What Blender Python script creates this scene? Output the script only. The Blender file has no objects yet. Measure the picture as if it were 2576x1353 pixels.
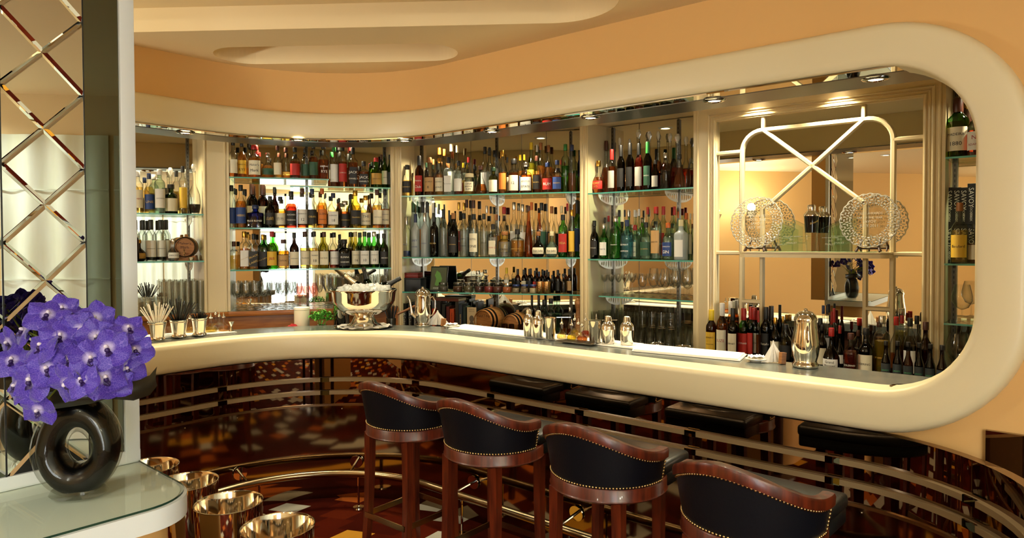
import bpy, bmesh, math, random
from mathutils import Vector, Matrix
from mathutils.geometry import tessellate_polygon
from math import pi, sin, cos, radians, atan2, sqrt, hypot, floor
random.seed(7)
S = bpy.context.scene
COL = S.collection
# ------------------------------------------------------------------ camera
F, CX, CY = 1720.0, 1288.0, 676.5
PIT, ROL, SHY, HC = radians(1.2), radians(-0.2), -29.5, 1.68
fw = Vector((0, cos(PIT), -sin(PIT))); r0 = Vector((1, 0, 0)); u0 = r0.cross(fw)
rt = r0*cos(ROL)+u0*sin(ROL); up = u0*cos(ROL)-r0*sin(ROL)
EYE = Vector((0, 0, HC))
cam = bpy.data.cameras.new('camera'); co = bpy.data.objects.new('camera', cam); COL.objects.link(co)
cam.sensor_width = 36; cam.lens = 36*F/2576; cam.shift_y = SHY/2576; cam.clip_start = .02
mw = Matrix.Identity(4)
for i in range(3): mw[i][0], mw[i][1], mw[i][2], mw[i][3] = rt[i], up[i], -fw[i], EYE[i]
co.matrix_world = mw; S.camera = co
# ------------------------------------------------------------------ daylight, exposure
wd = bpy.data.worlds.new('world'); S.world = wd; wd.use_nodes = True
wd.node_tree.nodes['Background'].inputs[0].default_value = (.95, .97, 1, 1)
wd.node_tree.nodes['Background'].inputs[1].default_value = 13.0
vs = S.view_settings
vs.view_transform = 'Standard'; vs.look = 'None'; vs.gamma = 1; vs.use_curve_mapping = False
vs.exposure = 0.0
cy = S.cycles
cy.max_bounces = 12; cy.diffuse_bounces = 4; cy.glossy_bounces = 7; cy.transmission_bounces = 6
cy.transparent_max_bounces = 56; cy.caustics_reflective = False; cy.caustics_refractive = False
cy.sample_clamp_indirect = 4.0
ROOM = (.97, 1.0, .87); WARM = (1.0, .87, .60)
def light(name, kind, loc, power, color, parent=None, size=.1, target=None, **kw):
    L = bpy.data.lights.new(name, kind); L.energy = power; L.color = color
    o = bpy.data.objects.new(name, L); COL.objects.link(o); o.location = loc
    if kind == 'AREA': L.shape = 'RECTANGLE'; L.size = size; L.size_y = kw.get('size_y', size)
    else: L.shadow_soft_size = size
    if kind == 'SPOT': L.spot_size = radians(kw.get('cone', 90)); L.spot_blend = kw.get('blend', .6)
    if target is not None: o.rotation_euler = (Vector(target)-Vector(loc)).to_track_quat('-Z', 'Y').to_euler()
    if parent: o.parent = parent
    return o
# ------------------------------------------------------------------ pixels of the photograph -> rays
def ray(px, py): return fw+rt*((px-CX)/F)-up*((py-CY-SHY)/F)
def atz(px, py, z):
    d = ray(px, py); return EYE+d*((z-HC)/d.z)
def aty(px, py, y):
    d = ray(px, py); return EYE+d*(y/d.y)
def vpl(px, py, p0, dr):
    d = ray(px, py); n = Vector((-dr[1], dr[0])); t = (p0[0]*n.x+p0[1]*n.y)/(d.x*n.x+d.y*n.y); return EYE+d*t
def ppm(p): return F/((p-EYE).dot(fw))
# ------------------------------------------------------------------ plan of the bar: s runs along it, d is out into the room
U = Vector((.768, -.640)).normalized(); N = Vector((U.y, -U.x)); T0 = Vector((-.457, 4.22)); RB = .97; CC = T0+N*RB
SA = -RB*pi/2
def P2(s, d=0):
    if s >= 0: return T0+U*s+N*d
    if s > SA:
        a = s/RB; n = N*cos(a)-U*sin(a); return CC-n*RB+n*d
    return CC-U*RB+N*(SA-s)+U*d
def P3(s, d, z):
    p = P2(s, d); return Vector((p.x, p.y, z))
def srange(a, b):
    out = [a]
    for i in range(25): 
        t = SA+(0-SA)*i/24
        if a < t < b: out.append(t)
    for k in range(1, 12):
        t = a+(b-a)*k/12
        if not (SA-.02 < t < .02) and a < t < b: out.append(t)
    out.append(b); return sorted(set(out))
# ------------------------------------------------------------------ materials
def lin(h):
    h = h.lstrip('#'); v = [int(h[i:i+2], 16)/255 for i in (0, 2, 4)]
    return tuple(x/12.92 if x <= .04045 else ((x+.055)/1.055)**2.4 for x in v)+(1,)
MATS = {}
def pm(name, col, rough=.5, metal=0, spec=.5, coat=0, bump=None, emit=0, noise=None):
    if name in MATS: return MATS[name]
    m = bpy.data.materials.new(name); m.use_nodes = True; t = m.node_tree; b = t.nodes['Principled BSDF']
    c = lin(col) if isinstance(col, str) else col
    b.inputs['Base Color'].default_value = c; b.inputs['Roughness'].default_value = rough; b.inputs['Metallic'].default_value = metal
    b.inputs['Specular IOR Level'].default_value = spec; b.inputs['Coat Weight'].default_value = coat; b.inputs['Coat Roughness'].default_value = .06
    if emit: b.inputs['Emission Color'].default_value = c; b.inputs['Emission Strength'].default_value = emit
    if noise or bump:
        tc = t.nodes.new('ShaderNodeTexCoord')
        mp = t.nodes.new('ShaderNodeMapping'); t.links.new(tc.outputs['Object'], mp.inputs[0])
        nz = t.nodes.new('ShaderNodeTexNoise'); t.links.new(mp.outputs[0], nz.inputs['Vector']); nz.inputs['Detail'].default_value = 5
        if noise:
            c2, sc, st = noise; mp.inputs['Scale'].default_value = st; nz.inputs['Scale'].default_value = sc
            rp = t.nodes.new('ShaderNodeValToRGB'); t.links.new(nz.outputs['Fac'], rp.inputs[0])
            rp.color_ramp.elements[0].color = c; rp.color_ramp.elements[1].color = lin(c2)
            rp.color_ramp.elements[0].position = .35; rp.color_ramp.elements[1].position = .68
            t.links.new(rp.outputs[0], b.inputs['Base Color'])
        if bump:
            n2 = t.nodes.new('ShaderNodeTexNoise'); n2.inputs['Scale'].default_value = bump[0]; t.links.new(mp.outputs[0], n2.inputs['Vector'])
            bp = t.nodes.new('ShaderNodeBump'); bp.inputs['Strength'].default_value = bump[1]; bp.inputs['Distance'].default_value = .004
            t.links.new(n2.outputs['Fac'], bp.inputs['Height']); t.links.new(bp.outputs[0], b.inputs['Normal'])
    MATS[name] = m; return m
def gm(name, tint, refl=1.0, solid=0, solidcol=None, rough=0, edge=.75, dark=0):
    """thin glass or liquid: light passes through tinted, the surface mirrors more towards grazing angles"""
    if name in MATS: return MATS[name]
    m = bpy.data.materials.new(name); m.use_nodes = True; t = m.node_tree; t.nodes.clear()
    out = t.nodes.new('ShaderNodeOutputMaterial'); tr = t.nodes.new('ShaderNodeBsdfTransparent')
    c = lin(tint) if isinstance(tint, str) else tuple(tint)+(1,)
    tr.inputs[0].default_value = c; base = tr.outputs[0]
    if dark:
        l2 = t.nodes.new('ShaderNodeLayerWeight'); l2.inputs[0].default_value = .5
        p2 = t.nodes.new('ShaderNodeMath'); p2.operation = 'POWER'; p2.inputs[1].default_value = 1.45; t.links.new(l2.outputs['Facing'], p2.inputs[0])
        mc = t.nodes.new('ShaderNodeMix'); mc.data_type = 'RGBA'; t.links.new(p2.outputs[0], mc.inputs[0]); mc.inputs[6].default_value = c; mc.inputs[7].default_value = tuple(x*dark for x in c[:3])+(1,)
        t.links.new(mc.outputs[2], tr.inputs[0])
    if solid:
        df = t.nodes.new('ShaderNodeBsdfPrincipled'); df.inputs['Base Color'].default_value = lin(solidcol); df.inputs['Roughness'].default_value = .35
        mx = t.nodes.new('ShaderNodeMixShader'); mx.inputs[0].default_value = solid
        t.links.new(base, mx.inputs[1]); t.links.new(df.outputs[0], mx.inputs[2]); base = mx.outputs[0]
    gl = t.nodes.new('ShaderNodeBsdfGlossy'); gl.inputs['Roughness'].default_value = rough
    lw = t.nodes.new('ShaderNodeLayerWeight'); lw.inputs[0].default_value = .5
    pw = t.nodes.new('ShaderNodeMath'); pw.operation = 'POWER'; pw.inputs[1].default_value = 4.5; t.links.new(lw.outputs['Facing'], pw.inputs[0])
    mr = t.nodes.new('ShaderNodeMath'); mr.operation = 'MULTIPLY_ADD'; mr.inputs[1].default_value = edge*refl; mr.inputs[2].default_value = .035*refl; t.links.new(pw.outputs[0], mr.inputs[0])
    m2 = t.nodes.new('ShaderNodeMixShader'); t.links.new(mr.outputs[0], m2.inputs[0]); t.links.new(base, m2.inputs[1]); t.links.new(gl.outputs[0], m2.inputs[2])
    t.links.new(m2.outputs[0], out.inputs[0]); MATS[name] = m; return m
CREAM = pm('cream_paint', '#E1D2AA', .38, bump=(38, .10))
JOIN = pm('cream_joinery', '#E6D2A4', .32)
ORANGE = pm('apricot_wall_paint', '#DAAC6A', .7)
BEIGE = pm('beige_wall_paint', '#D8C296', .7)
CEIL = pm('ceiling_paint', '#F0D9AA', .75)
WHITE = pm('white_gloss_paint', '#E2E6E4', .35)
MIRROR = pm('mirror_silver', '#E8E8E2', .0, 1)
SMOKE = pm('smoked_mirror', '#6E7468', .01, 1)
BLACKM = pm('black_bronze_mirror', '#8A7460', .02, 1)
COPPER = pm('worn_copper', '#A08C74', .065, 1, noise=('#83705A', 3, (1, 1, 1)))
ZINC = pm('zinc_top', '#7E8580', .26, .75, noise=('#8E948E', 14, (1, 1, 1)))
STEEL = pm('polished_steel', '#CFCAC0', .05, 1)
SILVER = pm('polished_silver', '#EAE5DC', .07, 1)
COPPERS = pm('bright_cooler_metal', '#E4DACB', .06, 1)
BRUSH = pm('brushed_steel', '#625E56', .32, 1)
BRASS = pm('aged_brass', '#948264', .22, 1)
NAIL = pm('brass_nail', '#C4A878', .25, 1)
WOOD = pm('mahogany', '#3E1105', .34, coat=.12, noise=('#66240C', 4, (14, 14, 1.5)))
OAKB = pm('barrel_oak', '#A8713A', .45, noise=('#8A5628', 5, (3, 3, 20)))
DARKW = pm('dark_wood', '#3A1E10', .4)
TEAK = pm('counter_edge_wood', '#A8682C', .35, noise=('#8A4E1E', 4, (2, 2, 20)))
LEATH = pm('navy_leather', '#070A12', .42, spec=.3, bump=(120, .12))
SEATL = pm('seat_leather', '#161A1A', .30, bump=(90, .1))
LINEN = pm('white_linen', '#F6F0E2', .8, bump=(30, .25))
PORC = pm('white_porcelain', '#F4EEDF', .15)
ICE = gm('ice', (.93, .95, .95), 1.2, .35, '#F4F4EE')
BLK = pm('black_plastic', '#0B0B0B', .4)
RUBY = pm('raspberry', '#B3141E', .5)
LEAF = pm('leaf_green', '#3E8A1E', .5, noise=('#66B034', 9, (4, 4, 4)))
EMIT = pm('lamp_lens', '#FFE9C0', .4, emit=14)
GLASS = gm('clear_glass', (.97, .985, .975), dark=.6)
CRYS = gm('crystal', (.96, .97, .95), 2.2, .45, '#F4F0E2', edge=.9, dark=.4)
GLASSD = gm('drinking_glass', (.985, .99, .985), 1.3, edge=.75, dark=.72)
SHELFG = gm('shelf_glass', (.80, .92, .88), 1.0, edge=.5)
SHELFE = pm('shelf_glass_edge', '#4FA596', .1, spec=.8)
GOLD = pm('gilt', '#C9A14A', .2, 1)
# ------------------------------------------------------------------ mesh helpers
class G:
    def __init__(s): s.v = []; s.f = []; s.m = []
    def add(s, vs, fs, mi=0, M=None):
        k = len(s.v)
        s.v += [tuple(M @ Vector(v)) if M else tuple(v) for v in vs]
        s.f += [tuple(i+k for i in f) for f in fs]; s.m += [mi]*len(fs); return s
    def box(s, x0, x1, y0, y1, z0, z1, mi=0, M=None):
        v = [(x, y, z) for x in (x0, x1) for y in (y0, y1) for z in (z0, z1)]
        return s.add(v, [(0, 1, 3, 2), (4, 6, 7, 5), (0, 4, 5, 1), (2, 3, 7, 6), (0, 2, 6, 4), (1, 5, 7, 3)], mi, M)
    def rbox(s, x0, x1, y0, y1, z0, z1, b=.005, seg=2, mi=0, M=None):
        bm = bmesh.new(); bmesh.ops.create_cube(bm, size=1)
        for v in bm.verts: v.co = Vector(((x0+x1)/2+v.co.x*(x1-x0), (y0+y1)/2+v.co.y*(y1-y0), (z0+z1)/2+v.co.z*(z1-z0)))
        bmesh.ops.bevel(bm, geom=bm.edges[:], offset=b, segments=seg, affect='EDGES', profile=.5)
        bm.verts.ensure_lookup_table(); bm.verts.index_update()
        s.add([v.co for v in bm.verts], [[v.index for v in f.verts] for f in bm.faces], mi, M); bm.free(); return s
    def lathe(s, prof, n=24, mi=0, M=None, sq=None, a0=0, a1=None):
        """prof: (r, z) list; sq: exponent for squared sections"""
        vs, fs, rings = [], [], []
        mxr = max(r for r, z in prof)
        for r, z in prof:
            if r < 1e-6: rings.append([len(vs)]); vs.append((0, 0, z)); continue
            ring = []
            for i in range(n):
                a = 2*pi*(i+.5)/n; k = 1
                if sq:
                    q = (abs(cos(a))**sq+abs(sin(a))**sq)**(-1/sq); w = max(0, min(1, (r/mxr-.45)/.4)); k = 1+(q*.93-1)*w
                ring.append(len(vs)); vs.append((r*k*cos(a), r*k*sin(a), z))
            rings.append(ring)
        for A, B in zip(rings, rings[1:]):
            if len(A) == 1 and len(B) == 1: continue
            for i in range(n):
                j = (i+1) % n
                if len(A) == 1: fs.append((A[0], B[j], B[i]))
                elif len(B) == 1: fs.append((A[i], A[j], B[0]))
                else: fs.append((A[i], A[j], B[j], B[i]))
        return s.add(vs, fs, mi, M)
    def tube(s, pts, r, n=8, closed=False, mi=0, M=None, caps=True, flat=1):
        pts = [Vector(p) for p in pts]; k = len(pts); vs, fs = [], []; prev = None
        rr = r if isinstance(r, (list, tuple)) else [r]*k
        for i, p in enumerate(pts):
            a = pts[i-1] if (i or closed) else p; b = pts[(i+1) % k] if (i < k-1 or closed) else p
            t = (b-a).normalized() if (b-a).length > 1e-9 else Vector((0, 0, 1))
            if prev is None: x = t.orthogonal().normalized() if abs(t.z) > .9 else t.cross(Vector((0, 0, 1))).normalized()
            else: x = (prev-t*prev.dot(t)).normalized()
            prev = x; y = t.cross(x)
            for q in range(n):
                g = 2*pi*q/n; vs.append(p+x*cos(g)*rr[i]+y*sin(g)*rr[i]*flat)
        for i in range(k if closed else k-1):
            j = (i+1) % k
            for q in range(n): w = (q+1) % n; fs.append((i*n+q, i*n+w, j*n+w, j*n+q))
        if caps and not closed: fs.append(tuple(range(n))[::-1]); fs.append(tuple((k-1)*n+q for q in range(n)))
        return s.add(vs, fs, mi, M)
    def prism(s, poly, z0, z1, mi=0, M=None):
        k = len(poly); vs = [(x, y, z0) for x, y in poly]+[(x, y, z1) for x, y in poly]; fs = []
        for t in tessellate_polygon([[Vector((x, y, 0)) for x, y in poly]]):
            fs.append(tuple(t)); fs.append(tuple(i+k for i in reversed(t)))
        for i in range(k): j = (i+1) % k; fs.append((i, j, j+k, i+k))
        return s.add(vs, fs, mi, M)
    def grid(s, rows, closed=False, mi=0, M=None, wrap=False):
        """rows: list of equal-length vertex rows"""
        n = len(rows[0]); vs = [v for r in rows for v in r]; fs = []; R = len(rows)
        for i in range(R if wrap else R-1):
            j = (i+1) % R
            for q in range(n if closed else n-1):
                w = (q+1) % n; fs.append((i*n+q, i*n+w, j*n+w, j*n+q))
        return s.add(vs, fs, mi, M)
    def ball(s, c, r, n=10, m=7, sc=(1, 1, 1), mi=0, M=None):
        pr = [(0, -1)]+[(sin(pi*i/m), -cos(pi*i/m)) for i in range(1, m)]+[(0, 1)]
        g = G().lathe([(a, b) for a, b in pr], n)
        return s.add([(c[0]+v[0]*r*sc[0], c[1]+v[1]*r*sc[1], c[2]+v[2]*r*sc[2]) for v in g.v], g.f, mi, M)
    def mesh(s, name, mats, smooth=40):
        me = bpy.data.meshes.new(name); me.from_pydata(s.v, [], s.f)
        for m in (mats if isinstance(mats, (list, tuple)) else [mats]): me.materials.append(m)
        if any(s.m): me.polygons.foreach_set('material_index', s.m)
        bm = bmesh.new(); bm.from_mesh(me); bmesh.ops.recalc_face_normals(bm, faces=bm.faces); bm.to_mesh(me); bm.free()
        if smooth:
            me.polygons.foreach_set('use_smooth', [True]*len(me.polygons)); me.set_sharp_from_angle(angle=radians(smooth))
        me.update(); return me
def obj(name, g, mat=None, parent=None, smooth=40, loc=None, rz=0):
    me = g.mesh(name, mat, smooth) if isinstance(g, G) else g
    o = bpy.data.objects.new(name, me); COL.objects.link(o)
    if parent: o.parent = parent
    if loc is not None: o.location = loc; o.rotation_euler.z = rz
    return o
def tag(o, label=None, cat=None, group=None, kind=None):
    if label: o['label'] = label
    if cat: o['category'] = cat
    if group: o['group'] = group
    if kind: o['kind'] = kind
    return o
def thing(name, label, cat, loc=(0, 0, 0), rz=0, group=None):
    o = bpy.data.objects.new(name, None); COL.objects.link(o); o.location = loc; o.rotation_euler.z = rz; o.empty_display_size = .05
    return tag(o, label, cat, group)
def struct(name, g, mat, smooth=40, label=None): 
    return tag(obj(name, g, mat, smooth=smooth), label, kind='structure')
KIDS = {}
def dup(root, loc, rz=0, label=None, group=None, sub=None):
    r = root.copy(); COL.objects.link(r); r.location = loc; r.rotation_euler.z = rz
    if label: r['label'] = label
    if group: r['group'] = group
    if root.name not in KIDS:
        KIDS[root.name] = [o for o in S.objects if o.parent == root]
        for c in KIDS[root.name]: KIDS[c.name] = [o for o in S.objects if o.parent == c]
    for c in KIDS[root.name]:
        k = c.copy(); COL.objects.link(k); k.parent = r
        for g in KIDS[c.name]:
            h = g.copy(); COL.objects.link(h); h.parent = k
    return r
ONES = 'first second third fourth fifth sixth seventh eighth ninth tenth eleventh twelfth thirteenth fourteenth fifteenth sixteenth seventeenth eighteenth nineteenth'.split()
def ordn(i):
    if i < 19: return ONES[i]
    t = ['twenty', 'thirty', 'forty', 'fifty'][(i+1)//10-2]; r = (i+1) % 10
    return t+'-'+ONES[r-1] if r else {'twenty': 'twentieth', 'thirty': 'thirtieth', 'forty': 'fortieth', 'fifty': 'fiftieth'}[t]
TXT = {}
def text_mesh(s, size=1.0):
    """lettering outline as (verts, faces), centred on x, baseline at 0"""
    if s in TXT: return TXT[s]
    c = bpy.data.curves.new('lettering', 'FONT'); c.body = s; c.align_x = 'CENTER'; c.resolution_u = 2
    o = bpy.data.objects.new('lettering', c); COL.objects.link(o)
    dg = bpy.context.evaluated_depsgraph_get(); dg.update()
    me = bpy.data.meshes.new_from_object(o.evaluated_get(dg))
    r = ([v.co.copy() for v in me.vertices], [tuple(p.vertices) for p in me.polygons])
    bpy.data.objects.remove(o); bpy.data.curves.remove(c); bpy.data.meshes.remove(me)
    TXT[s] = r; return r
def flat_text(s, size, M, g=None):
    """lettering lying in the local xz plane of M"""
    v, f = text_mesh(s); g = g or G()
    return g.add([(p.x*size, 0, p.y*size) for p in v], f, 0, M)
def curve_plate(loops, depth):
    """flat plate with holes: first loop outline, other loops holes (2D), thickness depth"""
    c = bpy.data.curves.new('plate', 'CURVE'); c.dimensions = '2D'; c.fill_mode = 'BOTH'; c.extrude = depth/2
    for lp in loops:
        sp = c.splines.new('POLY'); sp.points.add(len(lp)-1); sp.use_cyclic_u = True
        for q, (x, y) in zip(sp.points, lp): q.co = (x, y, 0, 1)
    o = bpy.data.objects.new('plate', c); COL.objects.link(o); dg = bpy.context.evaluated_depsgraph_get(); dg.update()
    me = bpy.data.meshes.new_from_object(o.evaluated_get(dg)); g = G(); g.add([v.co.copy() for v in me.vertices], [tuple(p.vertices) for p in me.polygons])
    bpy.data.objects.remove(o); bpy.data.curves.remove(c); bpy.data.meshes.remove(me); return g
def RZ(a): return Matrix.Rotation(a, 4, 'Z')
def TR(x, y=0, z=0): return Matrix.Translation(Vector((x, y, z)) if not isinstance(x, Vector) else x)
# ================================================================== the room
ZC = 2.8
def carpet_mat():
    m = bpy.data.materials.new('patterned_carpet'); m.use_nodes = True; t = m.node_tree; b = t.nodes['Principled BSDF']; nd = t.nodes.new; ln = t.links.new
    tc = nd('ShaderNodeTexCoord'); mp = nd('ShaderNodeMapping'); mp.inputs['Rotation'].default_value = (0, 0, radians(24)); mp.inputs['Scale'].default_value = (1/.19, 1/.125, 1)
    ln(tc.outputs['Object'], mp.inputs[0]); sx = nd('ShaderNodeSeparateXYZ'); ln(mp.outputs[0], sx.inputs[0])
    fy = nd('ShaderNodeMath'); fy.operation = 'FLOOR'; ln(sx.outputs[1], fy.inputs[0])
    ma = nd('ShaderNodeMath'); ma.operation = 'MULTIPLY_ADD'; ma.inputs[1].default_value = .37; ln(fy.outputs[0], ma.inputs[0]); ln(sx.outputs[0], ma.inputs[2])
    fx = nd('ShaderNodeMath'); fx.operation = 'FLOOR'; ln(ma.outputs[0], fx.inputs[0])
    cb = nd('ShaderNodeCombineXYZ'); ln(fx.outputs[0], cb.inputs[0]); ln(fy.outputs[0], cb.inputs[1])
    wn = nd('ShaderNodeTexWhiteNoise'); wn.noise_dimensions = '2D'; ln(cb.outputs[0], wn.inputs['Vector'])
    rp = nd('ShaderNodeValToRGB'); rp.color_ramp.interpolation = 'CONSTANT'; ln(wn.outputs['Value'], rp.inputs[0])
    cols = [(0, '#380C03'), (.40, '#461204'), (.60, '#4E1806'), (.68, '#A0521F'), (.77, '#A6A294'), (.87, '#C08A2E'), (.93, '#3E1006')]
    el = rp.color_ramp.elements; el[0].color = lin(cols[0][1]); el[1].position, el[1].color = cols[1][0], lin(cols[1][1])
    for p, c in cols[2:]: e = el.new(p); e.color = lin(c)
    nz = nd('ShaderNodeTexNoise'); nz.inputs['Scale'].default_value = 260; ln(tc.outputs['Object'], nz.inputs['Vector'])
    bp = nd('ShaderNodeBump'); bp.inputs['Strength'].default_value = .5; bp.inputs['Distance'].default_value = .004; ln(nz.outputs['Fac'], bp.inputs['Height']); ln(bp.outputs[0], b.inputs['Normal'])
    ln(rp.outputs[0], b.inputs['Base Color']); b.inputs['Roughness'].default_value = .95; b.inputs['Specular IOR Level'].default_value = .04; return m
struct('floor', G().box(-4.6, 2.5, -3.4, 7.2, -.05, 0), carpet_mat(), 0, 'dark red carpet with scattered grey, orange and ochre blocks')
# ceiling with two long stadium-shaped recesses
def pill(x0, x1, yc, r, n=20):
    L = [(x1-r+r*cos(a), yc+r*sin(a)) for a in [-pi/2+pi*i/n for i in range(n+1)]]
    L += [(x1-r+(x0-x1+2*r)*k/12, yc+r) for k in range(1, 12)]+[(x0+r+r*cos(a), yc+r*sin(a)) for a in [pi/2+pi*i/n for i in range(n+1)]]
    return L+[(x0+r+(x1-x0-2*r)*k/12, yc-r) for k in range(1, 12)]
PILLS = ((-1.79, -.34, 4.06, .185), (-3.6, .52, 3.26, .31), (-3.4, 1.5, 2.0, .42))
g = G(); XL, XR, ylast = -5.4, 4.4, 7.6
def flat(poly): k = len(g.v); g.v += [(x, y, ZC) for x, y in poly]; g.f.append(tuple(range(k, k+len(poly)))); g.m.append(0)
for x0_, x1_, yc_, r_ in PILLS:
    flat([(XL, yc_+r_), (XR, yc_+r_), (XR, ylast), (XL, ylast)]); ylast = yc_-r_
    hh = [pi/2*(-1+2*q/24) for q in range(25)]
    for q0, q1 in zip(hh, hh[1:]):
        ya, yb = yc_+r_*sin(q0), yc_+r_*sin(q1)
        flat([(XL, ya), (x0_+r_-r_*cos(q0), ya), (x0_+r_-r_*cos(q1), yb), (XL, yb)]); flat([(x1_-r_+r_*cos(q0), ya), (XR, ya), (XR, yb), (x1_-r_+r_*cos(q1), yb)])
    p = pill(x0_, x1_, yc_, r_, 24); p = p+[p[0]]; g.grid([[(x, y, ZC) for x, y in p], [(x, y, ZC+.125) for x, y in p]]); k = len(g.v); g.v += [(x, y, ZC+.125) for x, y in p[:-1]]; g.f.append(tuple(range(k, k+len(p)-1))); g.m.append(0)
flat([(XL, -3.9), (XR, -3.9), (XR, ylast), (XL, ylast)])
RC = Matrix.Rotation(radians(-3.2), 4, 'Z'); PC = Vector((-.8, 3.6, 0))
g.v = [tuple(RC @ (Vector(v)-PC)+PC) for v in g.v]
struct('ceiling', g, CEIL, 0, 'pale apricot ceiling with long round-ended recesses')
struct('light_stop_slab', G().box(-4.7, 3.6, -3.5, 7.3, 2.96, 3.02), CEIL, 0)  # unseen slab added above the rooms to keep daylight from leaking in
# apricot wall round the bar opening, one developable sheet with a rounded opening
SL, SR, ZB, ZT, RI = -4.02, 2.757, 1.10, 2.36, .33
def loop_pts(sl=SL, sr=SR, zb=ZB, zt=ZT, r=RI, n=14):
    L = []
    for s in srange(sl+r, sr-r): L.append((s, zb, 0, -1))
    L += [(sr-r+r*cos(a), zb+r+r*sin(a), cos(a), sin(a)) for a in [-pi/2+pi/2*i/n for i in range(1, n)]]
    L += [(sr, zb+r+(zt-zb-2*r)*i/4, 1, 0) for i in range(5)]
    L += [(sr-r+r*cos(a), zt-r+r*sin(a), cos(a), sin(a)) for a in [pi/2*i/n for i in range(1, n)]]
    L += [(s, zt, 0, 1) for s in reversed(srange(sl+r, sr-r))]
    L += [(sl+r+r*cos(a), zt-r+r*sin(a), cos(a), sin(a)) for a in [pi/2+pi/2*i/n for i in range(1, n)]]
    L += [(sl, zt-r-(zt-zb-2*r)*i/4, -1, 0) for i in range(5)]
    L += [(sl+r+r*cos(a), zb+r+r*sin(a), cos(a), sin(a)) for a in [pi+pi/2*i/n for i in range(1, n)]]
    return L
LP = loop_pts()
S0, S1 = -4.32, 3.6
def out_ray(s, z, ns, nz, zt=ZC+.02):
    t = 9
    if ns > 1e-6: t = min(t, (S1-s)/ns)
    if ns < -1e-6: t = min(t, (S0-s)/ns)
    if nz > 1e-6: t = min(t, (zt-z)/nz)
    if nz < -1e-6: t = min(t, -z/nz)
    return s+ns*t, z+nz*t
rows = []
for k in (0, 1):
    R_ = []
    for s, z, ns, nz in LP:
        a, b = (s+ns*.10, z+nz*.10) if k == 0 else out_ray(s, z, ns, nz)
        R_.append(P3(a, -.085, b))
    rows.append(R_)
g = G().grid(rows, closed=True)
# square corners beyond the arcs
O_ = [out_ray(*l) for l in LP]
for (a1, b1), (a2, b2) in zip(O_, O_[1:]+O_[:1]):
    if abs(a1-a2) > 1e-4 and abs(b1-b2) > 1e-4:
        cn = (S1 if max(a1, a2) > 0 else S0, ZC+.02 if max(b1, b2) > 1.5 else 0)
        g.add([P3(a1, -.085, b1), P3(*[cn[0], -.085, cn[1]]), P3(a2, -.085, b2)], [(0, 1, 2)])
struct('wall_bar', g, ORANGE, 30, 'apricot painted wall around the bar opening')
# other walls
WY, WX0, WX1 = -3.2, -4.4, 2.34
A0, A1 = .2, 1.42
g = G().box(WX0, A0, WY-.1, WY, 0, 2.9).box(A1, WX1, WY-.1, WY, 0, 2.9).box(A0, A1, WY-.1, WY, 2.72, 2.9).box(A0, A1, WY-.1, WY, 0, .12)
struct('wall_back', g, BEIGE, 0, 'beige wall behind the viewer with a tall window')
w = thing('window_1', 'tall white framed window in the wall facing the bar', 'window'); w['kind'] = 'structure'
g = G(); am = (A0+A1)/2
for a, b, c, d in ((A0, A0+.05, .12, 2.72), (A1-.05, A1, .12, 2.72), (A0, A1, .12, .17), (A0, A1, 2.67, 2.72), (am-.02, am+.02, .12, 2.72), (A0, A1, 1.9, 1.94)): g.box(a, b, WY-.07, WY-.02, c, d)
obj('window_frame', g, WHITE, w); obj('window_pane', G().box(A0+.05, A1-.05, WY-.05, WY-.045, .17, 2.67), GLASS, w, 0)
struct('wall_left', G().box(WX0-.1, WX0, -3.3, 7.2, 0, 2.96), ORANGE, 0)
struct('wall_right', G().box(WX1, WX1+.1, -3.3, 1.98, 0, 2.96), BEIGE, 0)
# bar interior: ceiling and end wall
pe = P2(S1, -.085)
a0 = P2(S1, -2.3)
struct('wall_end', G().prism([(pe.x, pe.y), (a0.x, a0.y), (a0.x+U.x*.1, a0.y+U.y*.1), (pe.x+U.x*.1, pe.y+U.y*.1)], 0, 2.96), JOIN, 0)
# back-bar bays: front line from A to B, local x along it, local y away from the room
p45 = T0+N*-1.35
E34 = vpl(1469, 611, p45, U).to_2d()
def joint(px, p0, dr): return vpl(px, 611, p0, dr).to_2d()
D3 = Vector((1, -.28)).normalized(); E23 = joint(998, E34, D3)
D2 = Vector((1, .316)).normalized(); E12 = joint(572, E23, D2)
D1 = Vector((1, .64)).normalized(); E01 = E12-D1*1.75
E5 = joint(2348, p45, U); E56 = E5+U*1.35
def frame(a, d):
    M = Matrix.Identity(4); M[0][0], M[1][0] = d.x, d.y; M[0][1], M[1][1] = -d.y, d.x; M[0][3], M[1][3] = a.x, a.y; return M
class Bay:
    def __init__(s, a, b, d): s.a = Vector(a); s.b = Vector(b); s.d = d; s.L = (s.b-s.a).length; s.M = frame(s.a, d); s.rz = atan2(d.y, d.x)
    def at(s, px, py, back=0):
        """world point where the sight line of a pixel meets the vertical plane `back` behind the bay front"""
        o = s.a+Vector((-s.d.y, s.d.x))*back; return vpl(px, py, o, s.d)
    def loc(s, px, py, back=0): return s.M.inverted() @ s.at(px, py, back)
    def W(s, x, y, z=0): return s.M @ Vector((x, y, z))
E45 = joint(1765, p45, U)
B1, B2, B3 = Bay(E01, E12, D1), Bay(E12, E23, D2), Bay(E23, E34, D3)
B4, B5, B6 = Bay(E34, E45, U), Bay(E45, E5, U), Bay(E5, E56, U)
BAYS = [B1, B2, B3, B4, B5, B6]
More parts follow.
